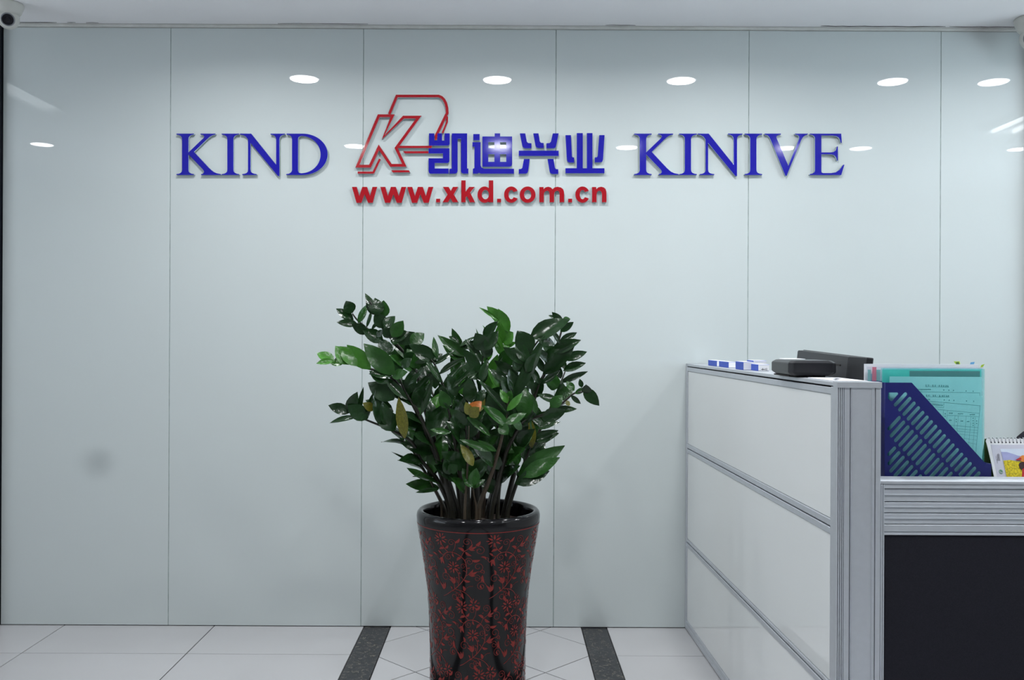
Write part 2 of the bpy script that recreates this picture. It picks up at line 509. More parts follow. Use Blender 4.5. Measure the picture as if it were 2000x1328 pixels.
for a, b, h in ((35, 115, 2.2), (136, 152, 1.6), (172, 196, 1.2), (545, 720, 1.3), (1182, 1240, 1.4), (1600, 1842, 2.4), (1850, 1985, 2.2)):
    n = max(2, int((b - a) / 14)); pts = []
    for k in range(n + 1):
        x = wallp(a + (b - a) * k / n, 45).x
        pts.append((x, R.uniform(-0.0016, 0.0016)))
    hh = h * 0.0011
    vs = []; fs = []
    for k, (x, dy) in enumerate(pts):
        w = hh * (0.25 if k in (0, n) else R.uniform(0.7, 1.2))
        for yy, zz in ((-0.030 + dy - w, CEIL - 0.0009), (-0.030 + dy + w, CEIL - 0.0009), (-0.030 + dy + w, CEIL + 0.001), (-0.030 + dy - w, CEIL + 0.001)):
            vs.append((x, yy, zz))
        if k:
            q = 4 * k
            for e in range(4): fs.append((q - 4 + e, q - 4 + (e + 1) % 4, q + (e + 1) % 4, q + e))
    put('paint_crack', mesh('paint_crack', vs, fs), 'crack', ceiling)


# ------------------------------------------------------------------ ceiling lights
def ring_mesh(name, prof, c, n=40):
    vs, fs = [], []
    for (r, z) in prof:
        for k in range(n):
            a = 2 * math.pi * k / n
            vs.append((c[0] + r * math.cos(a), c[1] + r * math.sin(a), c[2] + z))
    m = len(prof)
    for i in range(m):
        for k in range(n):
            a, b = i * n + k, i * n + (k + 1) % n
            c2, d = ((i + 1) % m) * n + (k + 1) % n, ((i + 1) % m) * n + k
            fs.append((a, b, c2, d))
    me = mesh(name, vs, fs)
    bm = bmesh.new(); bm.from_mesh(me); fix(bm); bm.to_mesh(me); bm.free()
    return me


row1 = [-3.01, -0.970, -0.040, 0.846, 1.865, 2.351, 3.34]
row2 = [-3.01, -0.976, -0.033, 0.790, 1.820, 2.310, 3.34]
names_x = ['first from the left', 'second from the left', 'third from the left', 'fourth from the left', 'fifth from the left', 'sixth from the left', 'last on the right']
for rr, (row, y) in enumerate(((row1, -0.75), (row2, -2.27))):
    for k, x in enumerate(row):
        pos = ('row nearest the glass', 'row farther from the glass')[rr]
        d = thing('downlight', 'round ceiling downlight, %s in the %s' % (names_x[k], pos), 'downlight', (x, y, CEIL), 'recessed ceiling downlights')
        put('trim_ring', ring_mesh('trim_ring', [(0.068, 0.0), (0.080, 0.0), (0.081, -0.003), (0.077, -0.006), (0.070, -0.005)], (x, y, CEIL)), 'lamp_trim', d, smooth=True)
        put('lens', lathe('lens', [(0.0, -0.0045), (0.05, -0.0043), (0.0675, -0.0030), (0.0678, -0.0005), (0.0, -0.0005)], 32, (x, y, CEIL)), 'lens', d, smooth=True)
        ld = bpy.data.lights.new('downlight_lamp', 'AREA'); ld.shape = 'DISK'; ld.size = 0.13
        ld.energy = DOWN_W * (0.12, 1.0, 1.0, 1.0, 0.62, 0.3, 0.3)[k]; ld.spread = math.radians(160)
        ld.color = (0.97, 0.985, 1.0)
        lo = bpy.data.objects.new('lamp', ld); COL.objects.link(lo)
        lo.parent = d; lo.location = (0, 0, -0.0065)


def troffer(x, y0, y1, w, n, label, emit):
    t = thing('ceiling_light', label, 'ceiling light', (x, (y0 + y1) / 2, CEIL))
    h = 0.03
    for a, b, c, e in ((x - w / 2 - 0.015, x - w / 2, y0, y1), (x + w / 2, x + w / 2 + 0.015, y0, y1),
                       (x - w / 2 - 0.015, x + w / 2 + 0.015, y0 - 0.015, y0), (x - w / 2 - 0.015, x + w / 2 + 0.015, y1, y1 + 0.015)):
        box('frame_bar', a, b, c, e, CEIL - h, CEIL, 'lamp_trim', t)
    box('reflector', x - w / 2, x + w / 2, y0, y1, CEIL - 0.004, CEIL - 0.0005, 'lamp_trim', t)
    if n:
        for k in range(n):
            cx = x - w / 2 + w * (k + 0.5) / n
            put('light_tube', tube_mesh('light_tube', [Vector((cx, y0 + 0.02, CEIL - 0.018)), Vector((cx, y1 - 0.02, CEIL - 0.018))], 0.011, 10), 'tube', t, smooth=True)
    else:
        box('diffuser', x - w / 2, x + w / 2, y0, y1, CEIL - 0.012, CEIL - 0.005, emit, t)


troffer(2.99, -1.73, -0.55, 0.36, 3, 'three tube ceiling light right of the desk', 'tube')
troffer(-2.46, -1.30, -0.45, 0.13, 0, 'narrow frosted ceiling light left of the glass wall', 'diffuser')

# ------------------------------------------------------------------ wall sign: letters, characters, emblem
LT = 0.014       # thickness of the letters
LEFT = lambda x, y: (320 + x / 4, 160 + y / 4)
RIGHT = lambda x, y: (1200 + x / 4, 220 + y / 4)
MID = lambda x, y: (680 + x / 3.7736, 170 + y / 3.7736)


def ell(cx, cy, rx, ry, a0, a1, n=24, e=1.0):
    out = []
    for k in range(n + 1):
        a = math.radians(a0 + (a1 - a0) * k / n)
        c, s = math.cos(a), math.sin(a)
        out.append((cx + rx * math.copysign(abs(c) ** e, c), cy + ry * math.copysign(abs(s) ** e, s)))
    return out


def sign_mesh(name, loops, f, t=LT, y0=-0.012, mats=('blue', 'edge')):
    LP = []
    for lp in loops:
        q = []
        for p in lp:
            w = wallp(*f(*p)); q.append((w.x, w.z))
        LP.append(q)
    me = flat_mesh(name, LP, t, lambda u, v, w: Vector((u, y0 - w, v)))
    for p in me.polygons:
        p.material_index = 0 if abs(p.normal.y) > 0.7 else 1
    return me


def letter(loops, f, mats, label, cat='letter', group=None, name='sign_letter'):
    o = put(name, sign_mesh(name, loops, f), mats)
    return tag(o, label, cat, group)


def sh(pts, dx, dy=0): return [(x + dx, y + dy) for x, y in pts]


gK = [(108,410),(245,410),(245,417),(226,420),(212,428),(204,440),(202,456),(202,556),(300,462),(318,446),(325,434),(321,424),(308,418),(295,417),(295,410),(412,410),(412,417),(390,422),(368,434),(345,454),(245,552),(365,680),(395,706),(420,718),(455,725),(455,732),(300,732),(300,725),(315,721),(323,712),(322,700),(312,686),(202,572),(202,690),(204,704),(212,715),(226,722),(245,725),(245,732),(108,732),(108,725),(127,722),(142,715),(150,704),(152,690),(152,456),(150,440),(142,428),(127,420),(108,417)]
gI = [(460,410),(597,410),(597,417),(578,420),(563,428),(554,440),(552,456),(552,690),(554,704),(563,715),(578,722),(597,725),(597,732),(460,732),(460,725),(479,722),(494,715),(502,704),(504,690),(504,456),(502,440),(494,428),(479,420),(460,417)]
gN = [(603,410),(690,410),(884,652),(884,456),(881,438),(872,426),(858,420),(840,417),(840,410),(953,410),(953,417),(934,421),(920,428),(912,440),(910,456),(910,740),(898,740),(685,482),(685,690),(688,706),(697,716),(713,722),(733,725),(733,732),(620,732),(620,725),(640,722),(654,716),(663,706),(665,690),(665,455),(650,434),(630,422),(603,417)]
gD = [(965,410)] + ell(1090, 571, 195, 161, -90, 90, 30) + [(962,732),(962,725),(985,721),(998,713),(1006,702),(1008,690),(1008,456),(1006,440),(998,428),(985,421),(965,417)]
gDh = [(1055,448),(1060,436)] + ell(1078, 573, 152, 145, -90, 90, 28) + [(1062,714),(1055,702)]
gV = [(1165,170),(1293,170),(1293,177),(1272,181),(1260,188),(1257,198),(1262,212),(1350,420),(1425,232),(1434,208),(1434,192),(1425,182),(1402,177),(1402,170),(1502,170),(1502,177),(1482,183),(1466,194),(1452,218),(1337,498),(1328,498),(1212,216),(1203,198),(1190,184),(1165,177)]
gE = [(1517,170),(1762,170),(1766,242),(1758,242),(1752,218),(1742,200),(1724,189),(1690,185),(1607,185),(1607,316),(1680,316),(1705,312),(1720,300),(1728,270),(1736,270),(1736,380),(1728,380),(1722,354),(1708,338),(1684,331),(1607,331),(1607,462),(1610,473),(1622,477),(1684,477),(1720,471),(1748,452),(1778,412),(1787,412),(1762,492),(1517,492),(1517,485),(1536,481),(1550,473),(1557,462),(1558,450),(1558,212),(1557,200),(1550,188),(1536,180),(1517,177)]
BL = ('blue', 'edge'); RD = ('red', 'edge')
gw = 'blue acrylic letters on the glass wall'
letter([gK], LEFT, BL, 'glossy blue serif letter K starting the word left of the emblem', group=gw)
letter([gI], LEFT, BL, 'glossy blue serif letter I in the word left of the emblem', group=gw)
letter([gN], LEFT, BL, 'glossy blue serif letter N in the word left of the emblem', group=gw)
letter([gD, gDh], LEFT, BL, 'glossy blue serif letter D, the only capital D, left of the emblem', group=gw)
letter([sh(gK, 42, -240)], RIGHT, BL, 'glossy blue serif letter K starting the word at the right of the sign', group=gw)
letter([sh(gI, 41, -240)], RIGHT, BL, 'blue serif letter I between K and N in the right-hand word', group=gw)
letter([sh(gN, 41, -240)], RIGHT, BL, 'glossy blue serif letter N in the right-hand word of the sign', group=gw)
letter([sh(gI, 550, -240)], RIGHT, BL, 'blue serif letter I between N and V in the right-hand word', group=gw)
letter([gV], RIGHT, BL, 'glossy blue serif letter V, second to last in the right-hand word', group=gw)
letter([gE], RIGHT, BL, 'glossy blue serif letter E ending the right-hand word', group=gw)


def character(strokes, label):
    ms = [sign_mesh('stroke', s, MID) for s in strokes]
    b = wallp(*MID(*strokes[-1][0][0]))
    t = thing('sign_character', label, 'letter', (b.x, -0.012, b.z), 'blue Chinese characters on the glass wall')
    for m in ms: put('stroke', m, BL, t)


def rect(x0, y0, x1, y1): return [(x0, y0), (x1, y0), (x1, y1), (x0, y1)]


character([[[(598,347),(637,347),(637,400),(660,400),(660,347),(693,347),(693,400),(712,400),(712,347),(750,347),(750,424),(746,433),(738,437),(598,437)]],
           [[(595,457),(748,457),(748,548),(745,559),(735,565),(640,565),(640,605),(742,605),(742,643),(612,643),(600,639),(595,626),(595,530),(700,530),(700,495),(595,495)]],
           [[(765,347),(878,347),(878,605),(887,605),(887,643),(852,643),(838,638),(833,626),(833,388),(808,388),(808,622),(803,637),(790,643),(748,643),(748,608),(765,605)]]],
          'blue block Chinese character closest to the red emblem, first of four')
character([[rect(923, 352, 970, 398)],
           [[(990,370),(1080,370),(1080,347),(1120,347),(1120,370),(1208,370),(1208,573),(1204,586),(1190,592),(990,592)],
            rect(1033, 412, 1078, 455), rect(1120, 412, 1165, 455), rect(1033, 500, 1078, 556), rect(1120, 500, 1165, 556)],
           [[(917,412),(977,412),(977,582),(984,598),(1002,607),(1222,607),(1222,643),(980,643),(965,637),(952,643),(920,643),(920,607),(932,602),(932,445),(917,445)]]],
          'blue block Chinese character with boxed grid, second of four')
character([[[(1265,347),(1305,347),(1316,408),(1326,418),(1350,420),(1350,457),(1302,457),(1288,450),(1283,438)]],
           [[(1363,347),(1402,347),(1411,405),(1419,416),(1440,418),(1440,455),(1400,455),(1386,449),(1380,438)]],
           [[(1507,347),(1550,347),(1531,440),(1525,452),(1512,457),(1460,457),(1460,420),(1484,418),(1493,408)]],
           [rect(1257, 474, 1550, 513)],
           [[(1295,535),(1338,535),(1326,622),(1321,637),(1308,643),(1257,643),(1257,610),(1275,608),(1283,600)]],
           [[(1468,535),(1512,535),(1523,600),(1529,609),(1547,611),(1547,645),(1503,645),(1490,640),(1484,628)]]],
          'blue block Chinese character with three ticks above a bar, third of four')
character([[[(1600,360),(1640,360),(1648,515),(1652,523),(1663,524),(1663,562),(1632,562),(1616,557),(1610,542)]],
           [[(1848,360),(1887,360),(1876,538),(1870,555),(1856,560),(1815,560),(1815,524),(1830,523),(1836,515)]],
           [[(1683,345),(1727,345),(1727,603),(1757,603),(1757,345),(1798,345),(1798,603),(1886,603),(1886,640),(1600,640),(1600,603),(1683,603)]]],
          'blue block Chinese character with two tall bars, last of four')

# red web address
gr = 'red letters of the web address'
w = [(32,740),(68,740),(87,806),(108,740),(143,740),(165,806),(183,740),(218,740),(185,857),(150,857),(126,795),(102,857),(66,857)]
letter([w], MID, RD, 'leftmost of the three red letters w', group=gr)
letter([[(240 + (x - 32) * 1.03, y) for x, y in w]], MID, RD, 'middle one of the three red letters w', group=gr)
letter([[(438 + (x - 32) * 1.03, y) for x, y in w]], MID, RD, 'rightmost of the three red letters w', group=gr)
letter([rect(650, 827, 680, 854)], MID, RD, 'square red dot between w and x', 'dot', gr, 'sign_dot')
letter([[(700,740),(742,740),(758,769),(774,740),(812,740),(780,796),(814,853),(772,853),(756,823),(738,853),(698,853),(734,796)]], MID, RD, 'bold red letter x of the web address', group=gr)
letter([[(835,692),(867,692),(867,775),(893,740),(934,740),(900,782),(936,853),(898,853),(877,808),(867,820),(867,853),(835,853)]], MID, RD, 'bold red letter k of the web address', group=gr)
letter([[(1037,692),(1070,692),(1070,853),(1039,853),(1039,839)] + ell(1006, 797, 52, 60, 50, 308, 26) + [(1037,752)], ell(1012, 797, 26, 34, 0, 345, 23)], MID, RD, 'bold red letter d of the web address', group=gr)
letter([rect(1098, 827, 1127, 854)], MID, RD, 'square red dot between d and c', 'dot', gr, 'sign_dot')


def c_glyph(cx): return ell(cx, 797, 53, 60, 28, 332, 30) + [(cx + 20, 778)] + ell(cx, 797, 20, 34, 325, 35, 20) + [(cx + 20, 816)]


letter([c_glyph(1202)], MID, RD, 'bold red letter c before the letter o', group=gr)
letter([ell(1322, 797, 58, 60, 0, 350, 35), ell(1322, 797, 26, 34, 0, 348, 29)], MID, RD, 'bold red letter o of the web address', group=gr)
letter([[(1408,741),(1439,741),(1439,756),(1455,743),(1475,739),(1492,744),(1505,757),(1520,744),(1542,739),(1566,744),(1582,756),(1589,774),(1590,792),(1590,853),(1557,853),(1557,797),(1554,777),(1542,768),(1527,772),(1518,783),(1516,800),(1516,853),(1483,853),(1483,797),(1480,777),(1468,768),(1453,772),(1443,783),(1441,800),(1441,853),(1408,853)]], MID, RD, 'bold red letter m of the web address', group=gr)
letter([rect(1620, 827, 1649, 854)], MID, RD, 'square red dot between m and c', 'dot', gr, 'sign_dot')
letter([c_glyph(1725)], MID, RD, 'bold red letter c before the letter n', group=gr)
letter([[(1795,741),(1826,741),(1826,757),(1842,743),(1862,739),(1882,744),(1895,756),(1900,774),(1901,792),(1901,853),(1868,853),(1868,797),(1864,777),(1852,768),(1838,772),(1830,783),(1828,800),(1828,853),(1795,853)]], MID, RD, 'bold red letter n ending the web address', group=gr)


# red outline emblem
def ribbon(pts, wd, closed=False):
    P = [Vector(p) for p in pts]; n = len(P); Lf, Rt = [], []
    for i in range(n):
        a = P[i - 1] if (closed or i) else None
        c = P[(i + 1) % n] if (closed or i < n - 1) else None
        e1 = (P[i] - a).normalized() if a is not None else (c - P[i]).normalized()
        e2 = (c - P[i]).normalized() if c is not None else e1
        n1 = Vector((-e1.y, e1.x)); n2 = Vector((-e2.y, e2.x))
        m = (n1 + n2) / max(0.22, 1 + n1.dot(n2)) * (wd / 2)
        Lf.append(tuple(P[i] + m)); Rt.append(tuple(P[i] - m))
    if closed: return [Lf, Rt]
    return [Lf + Rt[::-1]]


eb = wallp(*MID(120, 597))
emblem = thing('sign_emblem', 'red outline emblem of overlapping angular letters on the glass wall', 'emblem', (eb.x, -0.012, eb.z))
kc = [(229,218),(331,218),(262,376),(411,228),(523,228),(357,455),(417,582),(318,582),(230,450),(165,588),(73,588)]
put('outline', sign_mesh('outline', ribbon(kc, 21, True), MID), RD, emblem)
arc = [(668,73),(690,82),(708,100),(721,125),(730,160),(732,200),(722,215)]
put('arch_stroke', sign_mesh('arch_stroke', ribbon([(306,206),(362,73)] + arc + [(646,372)], 20), MID, t=LT * 0.98), RD, emblem)
put('side_stroke', sign_mesh('side_stroke', ribbon([(731,222),(731,262),(697,345)], 13), MID, t=LT * 0.96), RD, emblem)
put('side_stroke', sign_mesh('side_stroke', [[(640,395),(655,395),(662,345),(646,345)]], MID, t=LT * 0.97), RD, emblem)
put('lower_stroke', sign_mesh('lower_stroke', [[(368,438.5),(622,438.5),(616,455),(366,455)]], MID, t=LT * 0.98), RD, emblem)
put('lower_stroke', sign_mesh('lower_stroke', [[(408,478),(594,478),(594,494),(420,494)]], MID), RD, emblem)
put('foot_stroke', sign_mesh('foot_stroke', ribbon([(74,635),(190,635),(238,535)], 16), MID), RD, emblem)
put('foot_stroke', sign_mesh('foot_stroke', [[(320,618),(450,618),(460,634),(332,634)]], MID), RD, emblem)

# ------------------------------------------------------------------ potted plant
PD = 2.81
PC = Vector(((936 - VPX) / FPX * PD, CAM.y + PD, 0.0))
plant = thing('potted_plant', 'leafy green plant in a tall black pot with red flowers on it', 'plant', PC)
PROF = [(0.140, 0.0), (0.146, 0.004), (0.148, 0.02), (0.148, 0.107), (0.1486, 0.175), (0.150, 0.242), (0.1525, 0.311), (0.157, 0.379),
        (0.1655, 0.443), (0.177, 0.514), (0.1865, 0.570), (0.1905, 0.595), (0.1915, 0.610), (0.1895, 0.620), (0.184, 0.6265),
        (0.178, 0.628), (0.172, 0.626), (0.168, 0.619), (0.167, 0.605), (0.162, 0.560), (0.158, 0.545)]
pot = put('pot', lathe('pot', PROF + [(0.0, 0.54)], 96, PC), 'pot', plant, smooth=True)
bm = bmesh.new()
bmesh.ops.create_grid(bm, x_segments=26, y_segments=26, size=1)
for v in bm.verts:
    x, y = v.co.x, v.co.y
    q = Vector((x * math.sqrt(1 - y * y / 2), y * math.sqrt(1 - x * x / 2), 0)) * 0.1635
    v.co = PC + q + Vector((0, 0, 0.578 + R.uniform(-0.004, 0.004)))
me = bpy.data.meshes.new('soil'); bm.to_mesh(me); bm.free()
put('soil', me, 'soil', plant)


def pot_r(z):
    for (r0, z0), (r1, z1) in zip(PROF[2:13], PROF[3:14]):
        if z0 <= z <= z1: return r0 + (r1 - r0) * (z - z0) / (z1 - z0)
    return 0.148


def pot_surf(ang, z, off=0.0006):
    r = pot_r(z) + off
    return PC + Vector((r * math.sin(ang), -r * math.cos(ang), z))


# flower scroll motif, drawn flat in pixels of an 8.853x view centred on the pot
U0X, U0Y, KZ = 1010.0, 410.0, 8.853
motif_lines, motif_leaves = [], []


def spiral(p0, c, turns, d=1):
    p0, c = Vector(p0), Vector(c)
    r0 = (p0 - c).length; a0 = math.atan2(p0.y - c.y, p0.x - c.x); out = []
    n = int(12 * turns)
    for k in range(n + 1):
        t = k / n
        out.append(c + Vector((math.cos(a0 + d * t * turns * 2 * math.pi), math.sin(a0 + d * t * turns * 2 * math.pi))) * r0 * (1 - 0.78 * t))
    return out


def ln(pts, wd=11, smooth=True):
    motif_lines.append((catmull(pts, 3) if smooth else pts, wd))


def lf(a, b, wd=0.38, bend=0.12): motif_leaves.append((Vector(a), Vector(b), wd, bend))


def flower(c, r, skip=None, n=11, a_gap=60):
    for k in range(n):
        a = math.radians(a_gap + 30 + (300 if n > 8 else 280) * k / (n - 1))
        d = Vector((math.cos(a), math.sin(a)))
        if k % 2 == 0: lf(Vector(c) + d * r * 0.22, Vector(c) + d * r, 0.42, 0.0)
        else: lf(Vector(c) + d * r * 0.62, Vector(c) + d * r * 1.12, 0.36, 0.0)


def bud(b, tips):
    for t in tips: lf(b, t, 0.34, 0.1)
    ln([b, (Vector(b) + Vector(tips[0])) / 2 + Vector((6, 6)), tips[0]], 7)


ln([(700,1330),(780,1275),(860,1200),(940,1100),(990,1000),(1000,880),(975,760),(915,690),(840,640),(760,620),(680,630),(610,680),(575,740)], 15)
flower((570, 405), 118)
ln([(572,450),(610,540),(690,622)], 15)
lf((625,562), (525,598), 0.5); lf((642,566), (708,494), 0.45)
ln([(770,615),(815,540),(832,455)], 9); ln(spiral((830,470), (765,447), 1.4, -1), 8, False); lf((826,448), (906,358), 0.42)
ln([(915,690),(965,595),(1040,540),(1090,480)], 11); lf((968,590), (868,528), 0.48); lf((985,596), (1090,664), 0.42)
bud((1040,540), [(1100,450),(1165,490),(1140,560)]); ln(spiral((1085,450), (1018,420), 1.5, -1), 9, False)
lf((1150,480), (1224,398), 0.5); ln(spiral((1175,490), (1212,568), 1.3, 1), 9, False)
ln(spiral((975,758), (1045,770), 1.5, 1), 9, False); lf((1088,750), (1224,734), 0.42); lf((915,697), (836,768), 0.5)
ln([(768,622),(772,660),(790,690)], 10); lf((770,640), (796,706), 0.5)
ln(spiral((645,655), (690,702), 1.4, -1), 9, False); ln([(595,682),(535,660),(502,620)], 12); lf((560,676), (502,618), 0.3)
bud((575,738), [(600,855),(540,860),(505,790)]); ln([(560,770),(500,778),(478,742)], 8); ln(spiral((480,742), (455,718), 1.0, -1), 8, False)
lf((455,712), (360,680), 0.4)
flower((770, 890), 112); ln([(785,912),(848,985),(862,1090),(838,1210)], 13)
ln([(856,1000),(872,965),(890,992)], 8); lf((860,990),(896,984),0.6); ln([(858,1090),(825,1060),(806,1080)], 8)
ln(spiral((995,850), (943,860), 1.3, -1), 8, False); ln([(1000,905),(1020,880),(1045,885)], 8); lf((1010,890),(1056,872),0.6); ln([(985,960),(950,930),(940,950)], 8)
bud((1028,1000), [(1108,905),(1178,942),(1155,1018)]); ln([(985,1030),(1028,1000)], 11, False)
ln(spiral((1165,950), (1190,862), 1.3, -1), 10, False); ln(spiral((1155,1005), (1172,1068), 1.2, 1), 8, False)
lf((945,1105), (1058,1126), 0.45); ln([(930,1100),(905,1052),(892,1066)], 9)
bud((762,1190), [(682,1058),(730,1066),(772,1056),(668,1110)]); ln([(772,1272),(764,1190)], 11, False)
ln(spiral((690,1062), (605,1080), 1.35, -1), 9, False); lf((618,1022), (588,924), 0.45)
ln([(720,1310),(712,1270),(690,1245)], 9); lf((718,1290),(690,1238),0.5)
ln([(790,1285),(890,1302),(985,1350),(1060,1425),(1090,1490)], 13); lf((950,1310), (925,1210), 0.6); ln([(990,1250),(1040,1215),(1105,1210)], 8)
lf((905,1340), (935,1450), 0.4); ln(spiral((862,1305), (830,1372), 1.3, 1), 9, False)
flower((1110, 1540), 105, n=9, a_gap=200)
ln([(700,1330),(600,1400),(520,1440)], 13); ln(spiral((700,1330), (760,1410), 1.2, 1), 9, False); lf((790,1420),(900,1520),0.42)
ln(spiral((1275,985), (1255,950), 1.2, -1), 10, False); lf((1258,1010), (1300,1150), 0.36); ln([(1300,1150),(1330,1190),(1380,1240)], 9)
ln(spiral((1330,1190), (1243,1210), 1.4, -1), 9, False); lf((1225,1190),(1262,1256),0.5)
lf((1235,1130),(1265,1010),0.3); bud((1400,1320), [(1330,1200),(1400,1190),(1450,1180)])
for k in range(10):      # small filler sprigs
    x, y = R.uniform(520, 1330), R.uniform(330, 1460)
    a = R.uniform(0, 6.3); lf((x, y), (x + 34 * math.cos(a), y + 34 * math.sin(a)), 0.5)

vs, fs = [], []
NREP = 7; PX2M = 1.0 / KZ * 2.64 / FPX


def emit_strip(ptsL, ptsR, ang0, zref):
    base = len(vs)
    for a, b in zip(ptsL, ptsR):
        for q in (a, b):
            z = zref - (q[1] - U0Y) * PX2M
            z = max(0.012, min(0.586, z))
            vs.append(pot_surf(ang0 + (q[0] - U0X) * PX2M / 0.163, z, 0.0006))
    for k in range(len(ptsL) - 1):
        q = base + 2 * k; fs.append((q, q + 1, q + 3, q + 2))


ZREF = 1.154 - (1056 - 662) / FPX * 2.64
strips = []
for pts, wd in motif_lines:
    P = [Vector(p) for p in pts]; Lf, Rt = [], []
    for i, p in enumerate(P):
        e = (P[min(i + 1, len(P) - 1)] - P[max(i - 1, 0)])
        e = e.normalized() if e.length > 0 else Vector((1, 0))
        nn = Vector((-e.y, e.x)) * wd * 0.42
        Lf.append(p + nn); Rt.append(p - nn)
    strips.append((Lf, Rt))
for a, b, wd, bend in motif_leaves:
    ax = b - a; L_ = ax.length; e = ax.normalized(); nn = Vector((-e.y, e.x)); Lf, Rt = [], []
    for k in range(7):
        t = k / 6; hw = L_ * wd * 0.43 * math.sin(math.pi * min(1, t ** 0.75)) ** 0.8
        c = a + ax * t + nn * L_ * bend * math.sin(math.pi * t)
        Lf.append(c + nn * hw); Rt.append(c - nn * hw)
    strips.append((Lf, Rt))
for row in range(3):
    for k in range(NREP):
        ang = math.radians(-9.0 + 51.43 * k + 19.2 * row)
        for Lf, Rt in strips: emit_strip(Lf, Rt, ang, ZREF - row * 0.2018)
# thin lines under the rim and round the foot
for zl, hw in ((0.590, 0.0012), (0.018, 0.0015)):
    base = len(vs)
    for k in range(121):
        a = 2 * math.pi * k / 120
        vs.append(pot_surf(a, zl - hw)); vs.append(pot_surf(a, zl + hw))
    for k in range(120): fs.append((base + 2 * k, base + 2 * k + 2, base + 2 * k + 3, base + 2 * k + 1))
pat = put('floral_pattern', mesh('floral_pattern', vs, fs), 'potred', pot)
pat['kind'] = 'stuff'
pat['label'] = 'red painted flowers and curling vines'


# leaves
def leaf_mesh(name, wd, curl, fold, twist):
    vs, fs = [], []
    NL, NW = 6, 4
    for i in range(NL + 1):
        t = i / NL
        hw = wd * 0.5 * (max(0.0, math.sin(math.pi * min(1.0, t) ** 0.84)) ** 0.82) if 0 < i < NL else (0.03 if i == 0 else 0.006)
        for j in range(NW + 1):
            s = j / NW * 2 - 1
            x = s * hw
            z = abs(s) * hw * fold - curl * t * t + twist * s * hw * t
            z += 0.018 * math.sin(9 * t + 2 * s)
            vs.append((x, t, z))
    for i in range(NL):
        for j in range(NW):
            a = i * (NW + 1) + j
            fs.append((a, a + 1, a + NW + 2, a + NW + 1))
    me = mesh(name, vs, fs)
    for p in me.polygons: p.use_smooth = True
    me.materials.append(M['leaf_mid'])
    return me


LEAF_W = [R.uniform(0.43, 0.56) for k in range(9)]
LEAVES = [leaf_mesh('leaf_%d' % k, LEAF_W[k], R.uniform(0.0, 0.32), R.uniform(0.15, 0.45), R.uniform(-0.5, 0.5)) for k in range(9)]
N_LEAF = [0]


def add_leaf(stem, p, d, nrm, length, mat, k=None):
    d = d.normalized(); s = d.cross(nrm).normalized(); n2 = s.cross(d)
    o = bpy.data.objects.new('leaf', LEAVES[R.randrange(len(LEAVES)) if k is None else k]); COL.objects.link(o)
    o.parent = stem
    m = Matrix((s, d, n2)).transposed().to_4x4()
    m = Matrix.Translation(p - PC) @ m @ Matrix.Diagonal((length, length, length, 1))
    o.matrix_local = m
    o.material_slots[0].link = 'OBJECT'; o.material_slots[0].material = M[mat]
    N_LEAF[0] += 1
    return o


def stem(pts, d0, d1, n_leaves, start, face, lens=(48, 62), r0=9.0, pal='dark', base=None, mat='stem', spread=50, top=1.0):
    """pts: points along the stem from the soil up; d0, d1 depth offset at base and tip (positive = farther);
    face: turn of the leaf plane about the stem (0 = blades face the room, 90 = edge on)"""
    pts = [(p[0], p[1]) for p in pts]
    n = len(pts)
    P = [at(px, py, PD + d0 + (d1 - d0) * (i / (n - 1)) ** 1.3) for i, (px, py) in enumerate(pts)]
    b = Vector((P[0].x, P[0].y, 0.565))
    rad = Vector((b.x - PC.x, b.y - PC.y))
    if rad.length > 0.135: rad *= 0.135 / rad.length
    b = Vector((PC.x + rad.x, PC.y + rad.y, 0.565))
    P = [b] + P
    C = catmull(P, 5)
    m = len(C)
    radii = [(r0 * 1.5 * (1 - 0.80 * (i / (m - 1)) ** 0.8)) / 628 / 2 * (1.25 if i < 3 else 1) for i in range(m)]
    st = put('stem', tube_mesh('stem', C, radii, 7), mat, plant, smooth=True)
    seg = [0.0]
    for i in range(1, m): seg.append(seg[-1] + (C[i] - C[i - 1]).length)
    tot = seg[-1]

    def pt(s):
        for i in range(1, m):
            if seg[i] >= s:
                f = (s - seg[i - 1]) / max(1e-9, seg[i] - seg[i - 1])
                return C[i - 1].lerp(C[i], f), (C[min(i + 1, m - 1)] - C[max(i - 2, 0)]).normalized()
        return C[-1], (C[-1] - C[-3]).normalized()
    for k in range(n_leaves):
        f = k / max(1, n_leaves - 1)
        s = tot * (start + (top - start) * f ** 0.95)
        p, T = pt(s)
        view = (CAM - p).normalized()
        N0 = (view - T * view.dot(T)).normalized()
        ang = math.radians(face + R.uniform(-30, 30))
        Nn = Matrix.Rotation(ang, 3, T) @ N0
        B = T.cross(Nn).normalized()
        side = 1 if k % 2 else -1
        al = math.radians(spread - 22 * f + R.uniform(-10, 10))
        if k == n_leaves - 1: al = math.radians(R.uniform(-8, 8))
        d = T * math.cos(al) + B * side * math.sin(al) + Nn * R.uniform(-0.1, 0.55) + Vector((0, 0, 0.08))
        nn = Nn + B * side * R.uniform(-1.1, 0.3) + Vector((0, 0, R.uniform(0.1, 0.9)))
        L_ = R.uniform(*lens) * 1.16 / 628 * (0.82 + 0.3 * math.sin(math.pi * min(1, 0.25 + f * 0.75)))
        if pal == 'dark': mt = R.choices(['leaf_dark', 'leaf_mid', 'leaf_bright'], [0.74, 0.24, 0.02])[0]
        elif pal == 'mid': mt = R.choices(['leaf_dark', 'leaf_mid', 'leaf_bright'], [0.38, 0.56, 0.06])[0]
        elif pal == 'bright': mt = R.choices(['leaf_mid', 'leaf_bright'], [0.15, 0.85])[0]
        else: mt = pal
        add_leaf(st, p, d, nn, L_, mt)
    return st


